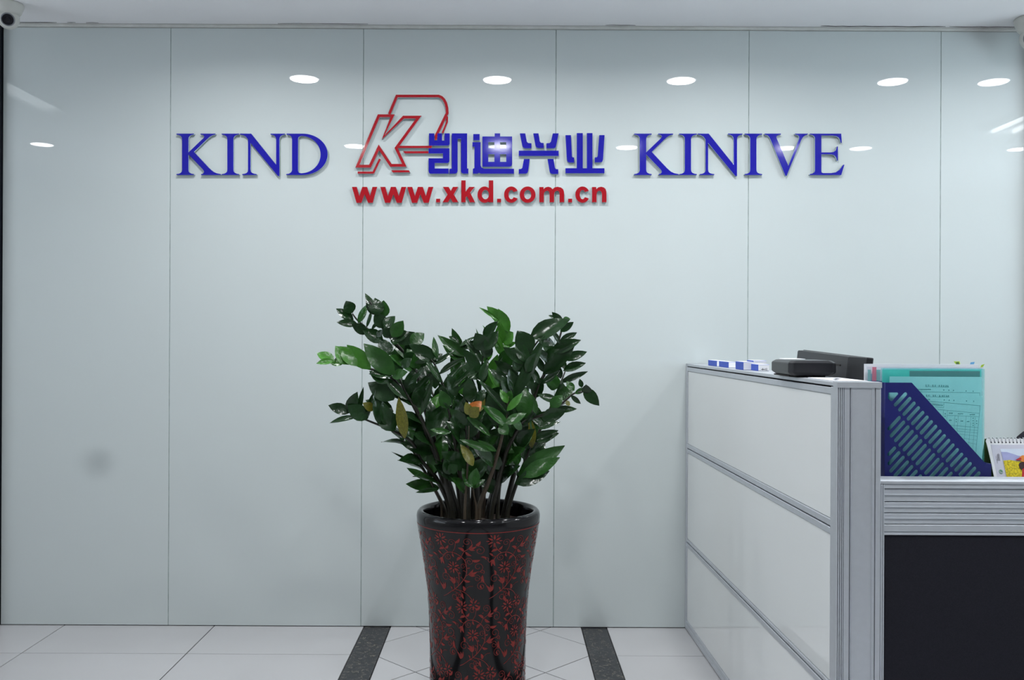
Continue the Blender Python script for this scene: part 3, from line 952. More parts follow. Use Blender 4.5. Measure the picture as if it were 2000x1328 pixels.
def Z4(x, y): return (600 + x / 4.427, 560 + y / 4.427)
def Z5(x, y): return (880 + x / 4.427, 580 + y / 4.427)
def Z6(x, y): return (760 + x / 5.108, 780 + y / 5.108)
def Z8(x, y): return (800 + x / 6.64, 660 + y / 6.64)


def blades(st, view, zoom, depth, rows):
    """single leaflets on a stem: base, tip, width (drawing units), tint"""
    for (bx, by, tx, ty, wd, mt) in rows:
        bx, by, tx, ty = bx - (tx - bx) * 0.06, by - (ty - by) * 0.06, bx + (tx - bx) * 1.09, by + (ty - by) * 1.09
        dd = depth + R.uniform(-0.012, 0.012)
        a, b = at(*view(bx, by), PD + dd), at(*view(tx, ty), PD + dd + R.uniform(-0.025, 0.012))
        L_ = (b - a).length; k = R.randrange(len(LEAVES))
        d = (b - a).normalized()
        nrm = (CAM - a).normalized() + Vector((R.uniform(-0.35, 0.35), 0, R.uniform(0.0, 0.55)))
        s_ = d.cross(nrm).normalized(); n2 = s_.cross(d)
        o = bpy.data.objects.new('leaf', LEAVES[k]); COL.objects.link(o); o.parent = st
        wx = wd / zoom / 628 / LEAF_W[k] * 1.22
        o.matrix_local = Matrix.Translation(a - PC) @ Matrix((s_, d, n2)).transposed().to_4x4() @ Matrix.Diagonal((wx, L_, L_ * 0.8, 1))
        o.material_slots[0].link = 'OBJECT'; o.material_slots[0].material = M['leaf_' + {'d': 'dark', 'm': 'mid', 'b': 'bright', 'y': 'yellow', 'o': 'orange'}[mt]]
        N_LEAF[0] += 1


# left side
st1 = stem([(893,1000),(872,930),(848,860),(828,790),(815,735),(797,700),(765,662),(748,642),(733,610),(722,588)], 0.0, -0.10, 6, 0.40, 20, (48,60), 10, 'dark', top=0.72)
blades(st1, Z4, 4.427, -0.09, [(595,235,510,65,60,'d'),(602,235,518,125,75,'d'),(605,235,590,105,110,'d'),(655,260,655,135,95,'m'),(660,350,598,235,95,'d'),(668,350,745,255,80,'d'),
    (735,432,672,345,95,'d'),(738,425,822,305,95,'m'),(745,445,858,392,90,'d'),(795,490,740,425,90,'d'),(800,485,910,402,95,'d'),(848,575,980,437,95,'d'),(900,490,1002,405,95,'m'),
    (880,590,1110,585,140,'d'),(965,700,880,550,110,'m'),(930,640,840,590,90,'d'),(985,690,1030,560,80,'d')])
st2 = stem([(880,1000),(862,930),(838,860),(812,800),(786,748),(762,702),(738,662),(715,640),(697,624),(688,612)], 0.03, 0.0, 4, 0.42, -15, (46,58), 9, 'dark', top=0.66)
blades(st2, Z4, 4.427, 0.0, [(385,222,345,132,95,'d'),(390,285,262,193,75,'d'),(425,322,275,303,62,'d'),(515,400,400,325,75,'d'),(445,305,513,163,52,'m'),(515,345,558,208,26,'d'),(560,365,612,298,24,'d'),
    (645,465,495,380,105,'d'),(600,425,660,378,50,'d'),(700,600,640,455,125,'d'),(810,712,765,558,125,'d'),(720,690,590,545,90,'d'),(780,690,620,600,80,'m')])
st3 = stem([(886,1000),(862,920),(838,857),(817,806),(792,772),(763,736),(735,724),(705,716),(680,708),(655,700)], -0.05, -0.16, 5, 0.36, 12, (48,58), 9, 'dark', top=0.62, mat='stem')
blades(st3, Z4, 4.427, -0.15, [(225,642,93,568,80,'b'),(220,640,90,657,50,'b'),(312,656,203,655,62,'b'),(365,662,254,523,105,'b'),(430,674,300,520,105,'b'),(535,700,356,518,110,'b'),(740,745,508,512,135,'m'),
    (720,770,550,748,62,'d'),(740,775,852,735,75,'m'),(820,690,890,625,70,'d'),(690,825,552,735,95,'d'),(855,965,675,790,62,'d')])
st4 = stem([(878,990),(854,938),(838,917),(821,897),(806,866),(780,848),(750,834),(720,822),(697,812),(681,803)], -0.04, -0.14, 5, 0.28, 30, (46,58), 8, 'dark', top=0.60)
blades(st4, Z4, 4.427, -0.13, [(360,1082,197,1027,80,'d'),(358,1080,425,925,80,'d'),(430,1112,482,890,40,'d'),(410,1128,204,1157,48,'d'),(515,1135,368,1035,110,'d'),(520,1135,560,935,36,'d'),(620,1175,600,910,70,'d'),
    (745,1235,635,1060,140,'d'),(840,1290,795,985,80,'y'),(740,965,543,838,125,'d'),(690,1190,660,1010,90,'d'),(580,1060,490,1010,60,'y'),(730,1080,530,970,110,'d')])
st5 = stem([(884,998),(872,945),(860,907),(846,870),(828,833),(805,790),(790,762),(778,735)], -0.06, -0.10, 9, 0.36, 50, (48,60), 9, 'dark', top=0.95)
st6 = stem([(905,1000),(898,920),(885,840),(873,781),(862,745),(851,716),(842,702)], -0.06, -0.13, 5, 0.28, 60, (52,64), 9, 'dark', top=0.66)
blades(st6, Z8, 6.64, -0.13, [(340,335,565,168,52,'d'),(395,462,652,258,58,'d'),(450,575,722,328,62,'d'),(560,640,812,393,54,'d'),(620,690,842,455,48,'d'),(280,295,90,230,60,'d'),(320,275,420,208,60,'d'),(330,300,20,95,140,'d'),
    (360,245,300,0,68,'m'),(0,595,172,408,52,'d'),(60,705,288,448,62,'d'),(160,960,290,560,75,'d'),(400,560,230,290,80,'d'),(330,640,330,380,120,'d'),(510,900,400,600,90,'d'),(600,740,520,500,120,'d'),(500,900,410,710,130,'m')])
st7 = stem([(912,1000),(912,920),(912,830),(911,760),(907,710),(895,672),(884,660)], 0.03, 0.02, 4, 0.36, 8, (54,66), 9, 'dark', top=0.66)
blades(st7, Z8, 6.64, 0.01, [(705,300,460,108,130,'m'),(705,225,395,-10,110,'m'),(640,590,560,230,150,'m'),(630,60,520,-20,70,'d'),(680,130,860,30,50,'d'),(660,100,840,-20,46,'d'),(700,140,880,80,44,'d'),(680,200,560,-100,100,'m'),(740,520,640,300,130,'m')])
stem([(900,1000),(890,930),(872,860),(856,800),(842,760),(836,730)], 0.10, 0.16, 8, 0.32, 15, (48,58), 8, 'dark', top=0.92)
stem([(868,995),(846,950),(826,915),(806,880),(794,866),(782,856)], 0.08, 0.12, 8, 0.40, 30, (42,52), 7, 'dark', top=0.95)
# middle
st8 = stem([(930,1000),(932,900),(935,810),(938,752),(942,706),(946,680)], -0.02, -0.04, 6, 0.36, 28, (50,60), 9, 'dark', top=0.8)
blades(st8, Z5, 4.427, -0.05, [(300,455,222,325,115,'d'),(300,452,402,303,85,'d'),(288,340,386,222,72,'d'),(268,555,138,378,62,'d'),(258,645,124,463,75,'d'),(252,705,108,570,115,'d'),(300,520,330,400,90,'d'),(240,760,300,620,60,'d')])
blades(st8, Z8, 6.64, -0.12, [(690,1175,620,950,220,'d'),(790,820,770,545,150,'d'),(860,830,970,680,110,'d'),(880,960,950,760,110,'y'),(930,560,1000,300,90,'d')])
st9 = stem([(958,1000),(966,900),(974,820),(978,756),(980,715),(978,666),(976,645)], 0.05, 0.06, 4, 0.5, 20, (46,56), 8, 'mid', top=0.75)
blades(st9, Z5, 4.427, 0.05, [(470,238,333,88,80,'b'),(410,195,260,97,30,'b'),(445,260,378,178,50,'b'),(500,290,425,118,80,'b'),(432,385,430,235,80,'b'),(438,382,527,312,120,'b'),(440,500,388,318,65,'b'),(440,592,545,450,125,'m'),(445,470,500,400,60,'b'),
    (425,430,290,262,30,'b'),(470,430,555,395,40,'b')])
st10 = stem([(944,1000),(948,900),(952,806),(955,770),(960,740)], 0.10, 0.12, 2, 0.75, -12, (50,60), 7, 'bright', mat='stem_brown', top=0.9)
blades(st10, Z5, 4.427, 0.09, [(330,792,398,522,118,'b'),(325,545,348,408,58,'b'),(360,790,440,690,50,'b'),(330,640,230,300,40,'m')])
stem([(915,1000),(914,930),(912,870),(910,835),(908,805)], -0.10, -0.15, 8, 0.34, 5, (44,54), 7, 'dark', top=0.95)
st15 = stem([(936,990),(954,942),(971,890),(987,825),(991,790),(993,775)], -0.11, -0.16, 2, 0.5, 18, (42,50), 8, 'dark', mat='stem_brown', top=0.8)
blades(st15, Z5, 4.427, -0.16, [(490,912,438,808,50,'b'),(495,975,618,840,52,'b'),(490,1000,255,718,62,'d'),(482,1105,295,945,85,'m'),(432,1105,345,828,140,'d'),(495,900,520,815,60,'m'),(480,1090,640,1010,70,'m'),(430,1110,490,1180,80,'m'),(330,1190,160,1030,50,'m')])
stem([(922,1000),(925,930),(930,870),(938,820),(948,790)], 0.02, -0.02, 8, 0.34, -30, (46,58), 8, 'dark', top=0.9)
# right side
st11 = stem([(958,1000),(972,920),(985,840),(1002,765),(1020,725),(1036,688),(1052,664)], 0.02, -0.06, 5, 0.36, 30, (50,62), 10, 'dark', top=0.7)
blades(st11, Z5, 4.427, -0.06, [(690,472,590,310,145,'d'),(705,345,985,188,135,'d'),(755,360,902,400,75,'d'),(555,860,795,378,85,'d'),(640,572,478,443,75,'d'),(582,692,395,556,72,'d'),(532,802,355,628,80,'d'),(560,835,515,640,95,'d'),
    (660,560,575,390,90,'d'),(610,640,560,520,100,'d'),(660,640,740,500,90,'d'),(520,860,470,700,90,'d')])
st12 = stem([(985,1000),(1008,910),(1032,820),(1049,761),(1065,727),(1079,691),(1090,668),(1097,645),(1100,632)], 0.06, 0.06, 4, 0.38, 8, (46,58), 9, 'dark', top=0.62)
blades(st12, Z5, 4.427, 0.05, [(965,225,888,138,52,'d'),(965,215,1026,190,60,'m'),(955,295,1055,222,55,'d'),(948,390,1082,308,55,'d'),(878,478,1100,372,95,'d'),(942,395,880,290,42,'d'),(815,655,1045,438,115,'d'),(852,560,755,448,62,'d'),(812,645,735,508,55,'d'),
    (765,745,695,600,55,'d'),(800,745,935,640,52,'d'),(890,480,800,400,80,'d'),(820,560,880,440,70,'d'),(700,790,640,640,80,'d'),(900,180,850,160,24,'d')])
st13 = stem([(990,1000),(1018,920),(1050,850),(1078,790),(1097,743),(1104,725)], 0.10, 0.14, 5, 0.40, 22, (44,56), 8, 'dark', top=0.8)
blades(st13, Z5, 4.427, 0.12, [(985,535,1165,478,72,'d'),(985,635,1150,570,68,'d'),(960,735,1168,648,50,'d'),(985,620,965,540,50,'d'),(950,700,930,600,50,'d'),(880,800,900,670,110,'m'),(930,870,1045,790,110,'m'),(1000,820,930,720,40,'m')])
st14 = stem([(960,1000),(976,930),(994,872),(1022,826),(1061,810),(1097,788),(1122,768),(1146,765)], -0.05, -0.12, 4, 0.34, 35, (44,54), 8, 'dark', top=0.6)
blades(st14, Z5, 4.427, -0.11, [(1160,800,1272,925,85,'d'),(1180,830,1170,775,70,'d'),(1135,778,1118,715,36,'d'),(1065,805,1008,733,52,'m'),(1080,832,1168,788,38,'m'),(1045,855,1122,922,34,'d'),(905,975,1078,962,52,'d'),(925,905,770,838,60,'d'),
    (800,1045,977,988,95,'d'),(1000,930,1030,905,40,'y'),(870,950,960,860,80,'m'),(740,1000,690,840,55,'m'),(640,1030,640,810,125,'m'),(560,1040,600,960,100,'d'),(610,1140,540,1060,70,'m')])
st16 = stem([(992,998),(1005,956),(1020,917),(1034,878),(1050,846)], 0.02, 0.04, 3, 0.5, 6, (48,58), 8, 'dark', top=0.8)
blades(st16, Z5, 4.427, 0.03, [(755,1135,928,1078,52,'d'),(735,1245,912,1155,72,'d'),(790,1090,890,1010,80,'d'),(700,1290,680,1050,80,'y'),(740,1180,700,1040,60,'m'),(640,1320,620,1180,80,'d'),(800,1110,700,1030,60,'d')])
blades(st16, Z6, 5.108, 0.0, [(1310,740,1702,475,150,'m'),(1340,760,1672,590,130,'m'),(1280,835,1570,715,130,'d'),(1265,650,1290,520,70,'m')])
stem([(972,1000),(976,950),(988,905),(1006,868),(1020,845)], -0.03, -0.05, 7, 0.36, -20, (46,56), 7, 'dark', top=0.92)
stem([(950,1000),(966,946),(980,900),(996,850),(1008,815)], 0.12, 0.15, 8, 0.34, 12, (48,58), 8, 'dark', top=0.95)
stem([(940,1000),(938,930),(930,860),(915,800),(900,760)], 0.14, 0.17, 6, 0.34, 0, (48,58), 9, 'dark', top=0.95)
# sprigs low in the pot
s20 = stem([(862,985),(848,955),(838,935),(822,913),(812,900)], -0.02, -0.03, 0, 0.75, 20, (34,44), 4, 'mid', mat='stem_brown')
blades(s20, Z6, 5.108, -0.03, [(330,680,45,530,26,'d'),(400,800,192,690,62,'m'),(480,900,280,920,50,'m'),(490,890,380,860,60,'m')])
s21 = stem([(930,995),(926,970),(922,946)], -0.12, -0.15, 0, 0.66, 25, (26,34), 5, 'mid', mat='stem_brown')
blades(s21, Z6, 5.108, -0.15, [(820,850,740,700,90,'m'),(830,850,870,700,90,'m'),(830,870,755,820,40,'m'),(830,880,945,800,50,'m'),(600,740,560,600,90,'d'),(600,720,670,660,80,'d')])
s22 = stem([(908,990),(912,930),(915,870),(916,832)], -0.13, -0.18, 0, 0.85, 10, (34,42), 5, 'mid', mat='stem_brown')
blades(s22, Z5, 4.427, -0.19, [(165,1010,250,905,85,'o'),(165,1015,135,920,60,'y'),(170,1030,240,960,80,'y')])
blades(s22, Z6, 5.108, -0.17, [(830,650,735,460,85,'y'),(600,330,430,300,50,'m'),(990,510,735,400,60,'m'),(1060,510,900,420,50,'m')])
print('leaves', N_LEAF[0])

# ------------------------------------------------------------------ glass partition running out from the wall
PX0, PSL = 0.727, 0.019
ZT = 1.0595
SEND = 1.580


def part_xf(c):
    """(s along from wall, a across to the right, z) -> room"""
    return Vector((PX0 + c.x * PSL + c.y, -c.x, c.z))


pt_root = thing('glass_partition', 'office partition of white glass panes in aluminium frame, standing against the glass wall', 'partition', (PX0 + 0.05, -0.8, 0))


def pbox(name, s0, s1, a0, a1, z0, z1, mat, parent=pt_root, bevel=0.0015):
    return put(name, box_mesh(name, s0, s1, a0, a1, z0, z1, bevel, 1, part_xf), mat, parent)


PW = 0.096
pbox('core', 0.018, SEND - 0.03, 0.012, PW - 0.012, 0.006, ZT - 0.020, 'gap', bevel=0)
pbox('top_cap', 0.016, SEND - 0.022, 0.0, PW, ZT - 0.010, ZT, 'alu')
pbox('wall_stile', 0.014, 0.034, 0.0, PW, 0.004, ZT, 'alu')
pbox('end_stile', SEND - 0.044, SEND - 0.020, 0.0, PW, 0.004, ZT - 0.012, 'alu')
pbox('base_rail', 0.034, SEND - 0.044, 0.0, PW, 0.004, 0.022, 'alu')
zs = [(0.022, 0.348), (0.352, 0.721), (0.7245, ZT - 0.0140)]
for i, (z0, z1) in enumerate(zs):
    f = 0.016
    for side in (0, 1):
        a0, a1 = ((0.001, 0.012) if side == 0 else (PW - 0.012, PW - 0.001))
        gi = (0.004, 0.012) if side == 0 else (PW - 0.012, PW - 0.004)
        pbox('frame_rail', 0.034, SEND - 0.044, a0, a1, z1 - f, z1, 'alu')
        pbox('frame_rail', 0.034, SEND - 0.044, a0, a1, z0, z0 + (f if i != 1 else f * 0.7), 'alu')
        pbox('glass_pane', 0.0345, SEND - 0.0445, gi[0], gi[1], z0 + (f if i != 1 else f * 0.7) + 0.0003, z1 - f - 0.0003, 'pane')

# fluted end post
prof = [(0, 0.022), (0, 0.001), (0.001, 0)]
def groove(a, wd, dp): return [(a, 0), (a + 0.0002, dp), (a + wd - 0.0002, dp), (a + wd, 0)]
for a, wd, dp in ((0.0018, 0.0016, 0.004), (0.0062, 0.0018, 0.004), (0.0108, 0.0018, 0.004), (0.0148, 0.0014, 0.003), (0.0285, 0.0022, 0.006)):
    prof += groove(a, wd, dp)
prof += [(0.0325, 0), (0.0328, -0.0016), (0.0342, -0.0016), (0.0345, 0)]
prof += [(0.0785, 0), (0.0788, -0.0016), (0.0802, -0.0016), (0.0805, 0)]
prof += groove(0.0855, 0.0022, 0.006)
prof += [(0.0985, 0), (0.0995, 0.001), (0.0995, 0.022)]


def prism(name, pr, z0, z1, f):
    n = len(pr); v = [f(p, z0) for p in pr] + [f(p, z1) for p in pr]
    fc = [tuple(range(n)), tuple(range(n, 2 * n))[::-1]] + [(i, (i + 1) % n, n + (i + 1) % n, n + i) for i in range(n)]
    me = mesh(name, v, fc); b = bmesh.new(); b.from_mesh(me); fix(b); b.to_mesh(me); b.free(); return me


pf = lambda p, z: part_xf(Vector((SEND - p[1], p[0] - 0.0015, z)))
put('end_post', prism('end_post', prof, 0.0, ZT - 0.0125, pf), 'alu', pt_root)
put('post_cap', prism('post_cap', [(-0.001, 0.022), (-0.001, -0.002), (0.1005, -0.002), (0.1005, 0.022)], ZT - 0.0125, ZT + 0.0005, pf), 'alu', pt_root)

# low return panel with slats and black fabric
YR = -SEND + 0.004
XA = PX0 + SEND * PSL + 0.0995
XB = XA + 0.98
ret = thing('slatted_screen', 'low office screen with aluminium slats above a black fabric panel', 'partition', ((XA + XB) / 2, YR, 0))
K = 2.05 / FPX
zpx = lambda py: 1.154 - (py - VPY - 3.0) * K
box('core', XA + 0.012, XB - 0.012, YR + 0.012, YR + 0.044, 0.02, zpx(945), 'gap', ret)
cap = [(0.0, zpx(945)), (0.0, zpx(940)), (0.003, zpx(937.5)), (0.010, zpx(936)), (0.046, zpx(936)), (0.055, zpx(938)), (0.057, zpx(942)), (0.057, zpx(946))]
fx = lambda x0, x1: (lambda p, q: Vector((x0 if q == 0 else x1, YR + p[0], p[1])))
put('top_cap', prism('top_cap', cap, 0, 1, fx(XA, XB)), 'alu', ret)
box('stile', XA, XA + 0.0045, YR - 0.001, YR + 0.055, 0.0, zpx(946), 'alu', ret, 0.0008)
box('stile', XA + 0.006, XA + 0.0095, YR + 0.001, YR + 0.05, 0.0, zpx(946), 'alu', ret, 0.0008)
box('stile', XB - 0.009, XB, YR - 0.001, YR + 0.055, 0.0, zpx(946), 'alu', ret, 0.0008)
sl = [(945.5, 954), (955.5, 979.3), (980.8, 1001.3), (1002.8, 1023.8), (1025.2, 1039), (1040, 1045.5)]
for i, (a, b) in enumerate(sl):
    za, zb = zpx(a), zpx(b); h = za - zb
    if h > 0.018:
        p = [(0.012, zb), (0.003, zb), (0.0015, zb + 0.002), (0.003, zb + h * 0.46), (0.0005, zb + h * 0.50), (0.0005, zb + h * 0.56), (0.0045, zb + h * 0.60), (0.0035, za - 0.002), (0.005, za), (0.012, za)]
    else:
        p = [(0.012, zb), (0.002, zb), (0.001, zb + 0.001), (0.002, za - 0.001), (0.003, za), (0.012, za)]
    put('slat', prism('slat', p, 0, 1, fx(XA + 0.0095, XB - 0.009)), 'alu', ret)
    p2 = [(0.056 - q[0], q[1]) for q in p]
    put('slat', prism('slat', p2, 0, 1, fx(XA + 0.0095, XB - 0.009)), 'alu', ret)
box('fabric_panel', XA + 0.010, XB - 0.0095, YR + 0.004, YR + 0.012, 0.05, zpx(1046), 'fabric', ret, 0.002)
box('fabric_panel', XA + 0.010, XB - 0.0095, YR + 0.044, YR + 0.052, 0.05, zpx(1046), 'fabric', ret, 0.002)
box('base_rail', XA + 0.010, XB - 0.0095, YR + 0.002, YR + 0.054, 0.0, 0.05, 'alu', ret, 0.002)

# desk behind
DZ = 0.74
desk = thing('desk', 'pale office desk behind the slatted screen', 'desk', (1.4, -1.15, 0))
DX0, DX1, DY0, DY1 = XA + 0.003, XB + 0.02, YR + 0.059, -0.87
box('desktop', DX0, DX1, DY0, DY1, DZ - 0.025, DZ, 'desk', desk, 0.003)
for x in (DX0 + 0.05, DX1 - 0.05):
    for y in (DY0 + 0.05, DY1 - 0.05):
        put('leg', tube_mesh('leg', [Vector((x, y, 0.0)), Vector((x, y, DZ - 0.025))], 0.022, 12), 'alu', desk, smooth=True)
box('modesty_panel', DX0 + 0.08, DX1 - 0.08, DY0 + 0.02, DY0 + 0.035, 0.28, DZ - 0.025, 'desk', desk, 0.002)

# monitor seen from behind, its screen turned to the right
mn, mf = at(1686, 697, 2.30), at(1562, 682, 2.80)
mon = thing('monitor', 'dark grey monitor seen from behind, standing over the partition top', 'monitor', (0.93, -1.07, DZ))
ax = (mf - mn); Lm = ax.length; ex = ax.normalized()
ez = Vector((0.10, 0, 1)); ez = (ez - ex * ez.dot(ex)).normalized(); ey = ex.cross(ez).normalized()
if ey.x > 0: ey = -ey
H = 0.335


def mxf(c): return mn + ex * c.x + ey * c.y + ez * c.z    # c.y > 0 towards the partition (back of the monitor)


put('bezel', box_mesh('bezel', 0, Lm, -0.028, -0.010, -H, 0, 0.003, 2, mxf), 'plastic', mon)
bm = bmesh.new(); q = 0.030
a_ = [(0.001, -0.012, -0.002), (Lm - 0.001, -0.012, -0.002), (Lm - 0.001, -0.012, -H + 0.002), (0.001, -0.012, -H + 0.002)]
b_ = [(0.05, q - 0.012, -0.004), (Lm - 0.012, q - 0.020, -0.004), (Lm - 0.012, q - 0.02, -H + 0.03), (0.05, q - 0.012, -H + 0.03)]
V = [bm.verts.new(mxf(Vector(c))) for c in a_ + b_]
for f in ((0, 1, 2, 3), (4, 5, 6, 7), (0, 1, 5, 4), (1, 2, 6, 5), (2, 3, 7, 6), (3, 0, 4, 7)): bm.faces.new([V[i] for i in f])
fix(bm); bmesh.ops.bevel(bm, geom=bm.edges[:], offset=0.002, segments=2, affect='EDGES')
me = bpy.data.meshes.new('back_shell'); bm.to_mesh(me); bm.free()
put('back_shell', me, 'plastic_grey', mon)
put('vent_slot', box_mesh('vent_slot', 0.10, 0.19, q - 0.014, q - 0.0105, -0.031, -0.027, 0, 1, mxf), 'gap', mon)
put('screen', box_mesh('screen', 0.015, Lm - 0.015, -0.029, -0.0275, -H + 0.015, -0.015, 0, 1, mxf), 'lensdark', mon)
c0 = mxf(Vector((Lm / 2, -0.01, -H + 0.05)))
put('stand', tube_mesh('stand', [Vector((c0.x + 0.02, c0.y, DZ + 0.012)), Vector((c0.x + 0.015, c0.y, c0.z + 0.02))], [0.03, 0.022], 16), 'plastic', mon, smooth=True)
put('foot', lathe('foot', [(0.10, 0.0), (0.10, 0.006), (0.09, 0.012), (0.0, 0.014)], 40, (c0.x + 0.06, c0.y, DZ + 0.0005)), 'plastic', mon, smooth=True)

# chamfered black device lying on the partition top
n0, n1 = at(1545, 731, 2.30), at(1633, 731, 2.30)
dw, dz = n1.x - n0.x + 0.004, ZT + 0.0005
dev = thing('device_box', 'black plastic device with sloped edges lying on the partition top', 'device', ((n0.x + n1.x) / 2, n0.y + 0.08, dz))
y0, y1 = n0.y, n0.y + 0.165
bm = bmesh.new(); lay = []
for z, ins in ((0.004, 0.010), (0.012, 0.0), (0.036, 0.0), (0.0425, 0.009)):
    c = 0.010
    x0, x1, ya, yb = n0.x - 0.004 + ins, n0.x + dw - ins, y0 + ins, y1 - ins
    pts = [(x0 + c, ya), (x1 - c, ya), (x1, ya + c), (x1, yb - c), (x1 - c, yb), (x0 + c, yb), (x0, yb - c), (x0, ya + c)]
    lay.append([bm.verts.new((px, py, dz + z)) for px, py in pts])
bm.faces.new(lay[0][::-1]); bm.faces.new(lay[-1])
for r in range(3):
    for k in range(8): bm.faces.new((lay[r][k], lay[r][(k + 1) % 8], lay[r + 1][(k + 1) % 8], lay[r + 1][k]))
fix(bm); bmesh.ops.bevel(bm, geom=bm.edges[:], offset=0.0012, segments=2, affect='EDGES')
me = bpy.data.meshes.new('casing'); bm.to_mesh(me); bm.free()
put('casing', me, 'plastic', dev)
for fy in (y0 + 0.03, y0 + 0.085, y0 + 0.13):
    put('foot', lathe('foot', [(0.008, 0.0), (0.009, 0.002), (0.009, 0.0045), (0.0, 0.0045)], 16, (n0.x + 0.055, fy, dz)), 'gap', dev)
    put('foot', lathe('foot', [(0.008, 0.0), (0.009, 0.002), (0.009, 0.0045), (0.0, 0.0045)], 16, (n0.x + dw - 0.03, fy, dz)), 'gap', dev)
put('cradle', box_mesh('cradle', n0.x + 0.004, n0.x + dw - 0.02, y0 + 0.03, y1 - 0.004, dz + 0.0005, dz + 0.0042, 0.001, 1), 'gap', dev)


def card_box(x0, x1, ya, yb, z0, h, label, blue_front=False, ang=0.0):
    t = thing('card_box', label, 'box', ((x0 + x1) / 2, (ya + yb) / 2, z0), 'small boxes along the partition top')
    put('sleeve', box_mesh('sleeve', x0, x1, ya + 0.002, yb - 0.002, z0, z0 + h, 0.0008, 1), 'boxblue', t)
    put('end_flap', box_mesh('end_flap', x0 + 0.0008, x1 - 0.0008, ya, ya + 0.0019, z0 + 0.0008, z0 + h - 0.0008, 0, 1), 'cream', t)
    put('end_flap', box_mesh('end_flap', x0 + 0.0008, x1 - 0.0008, yb - 0.0019, yb, z0 + 0.0008, z0 + h - 0.0008, 0, 1), 'cream', t)
    put('lid_paper', box_mesh('lid_paper', x0 + 0.002, x1 - 0.002, ya + 0.003, yb - 0.003, z0 + h, z0 + h + 0.0006, 0, 1), 'cream', t)
    return t


Z0 = ZT + 0.0005
cb = lambda px, d: at(px, 712, d).x
card_box(cb(1423, 3.06), cb(1437, 3.06), CAM.y + 3.06, CAM.y + 3.20, Z0, 0.0195, 'blue and white card box farthest left on the partition top')
card_box(cb(1423, 3.06) - 0.002, cb(1437, 3.06) + 0.006, CAM.y + 3.22, CAM.y + 3.36, Z0, 0.0195, 'blue card box nearest the glass wall on the partition top')
card_box(cb(1452, 2.84), cb(1473, 2.84), CAM.y + 2.84, CAM.y + 2.94, Z0, 0.025, 'white ended card box in the middle of the partition top')
t = card_box(cb(1481, 2.76), cb(1503, 2.76), CAM.y + 2.76, CAM.y + 2.86, Z0, 0.0195, 'blue card box with small print, just left of the black device')
# small print on its end
for (ua, va, ub, vb) in ((0.25, 0.2, 0.55, 0.28), (0.38, 0.1, 0.42, 0.45), (0.6, 0.15, 0.64, 0.4), (0.72, 0.1, 0.76, 0.45)):
    xa, xb = cb(1481, 2.76), cb(1503, 2.76)
    put('print', box_mesh('print', xa + (xb - xa) * ua, xa + (xb - xa) * ub, CAM.y + 2.7594, CAM.y + 2.7600, Z0 + 0.0195 * va, Z0 + 0.0195 * vb), 'inkdark', t)
card_box(0.791, 0.833, CAM.y + 2.87, CAM.y + 2.95, Z0, 0.029, 'blue topped box behind the others on the partition top')
wb = thing('paper_stack', 'small stack of white paper slips behind the black device', 'paper', (0.826, CAM.y + 2.58, Z0), None)
for k in range(5):
    ww = 0.797 + R.uniform(-0.002, 0.002)
    put('slip', box_mesh('slip', ww, ww + 0.046, CAM.y + 2.53, CAM.y + 2.62, Z0 + k * 0.0085, Z0 + k * 0.0085 + 0.0083, 0.0006, 1), 'cream', wb)
fl = box('leaflet', 0.762, 0.840, CAM.y + 2.09, CAM.y + 2.27, Z0, Z0 + 0.0012, 'white', bevel=0.0003)
tag(fl, 'white printed leaflet lying flat on the partition top by the end post', 'leaflet')
for k in range(4):
    box('print_block', 0.772 + 0.012 * k, 0.780 + 0.014 * k, CAM.y + 2.11 + 0.03 * k, CAM.y + 2.13 + 0.032 * k, Z0 + 0.0012, Z0 + 0.0014, 'inkdark', fl)

# ------------------------------------------------------------------ on the desk: magazine file, folders, calendar
HOLD = 2.150            # distance of the file's near side
def fz(x, y): return (1660 + x / 4.426, 660 + y / 4.426)     # enlarged view -> photo pixel


def fpt(x, y, d=HOLD):
    p = at(*fz(x, y), d); return (p.x, p.z)


file_ = thing('magazine_file', 'navy blue plastic magazine file with slanted slots on the desk', 'file holder', (fpt(750, 1100)[0], CAM.y + HOLD + 0.04, DZ))
xl, xr = fpt(302, 700)[0], fpt(1222, 1150)[0]
ztop, zcorner = fpt(400, 386)[1], fpt(1175, 1088)[1]
outline = [(xl, DZ + 0.0005), (xr, DZ + 0.0005), (xr, zcorner), (fpt(1175, 1088)[0], zcorner), (fpt(535, 390)[0], ztop), (xl, ztop)]
holes = []


def stadium(ax_, ay_, bx_, by_, w_):
    a, b = Vector((ax_, ay_)), Vector((bx_, by_)); e = (b - a).normalized(); nn = Vector((-e.y, e.x)); out = []
    for c, s0 in ((b, -1), (a, 1)):
        for k in range(6):
            th = math.pi * k / 5
            out.append(tuple(c + (nn * math.cos(th) * s0 * -1 + e * math.sin(th) * -s0) * w_) if s0 == -1 else tuple(c + (nn * -math.cos(th) - e * math.sin(th)) * w_))
    return out


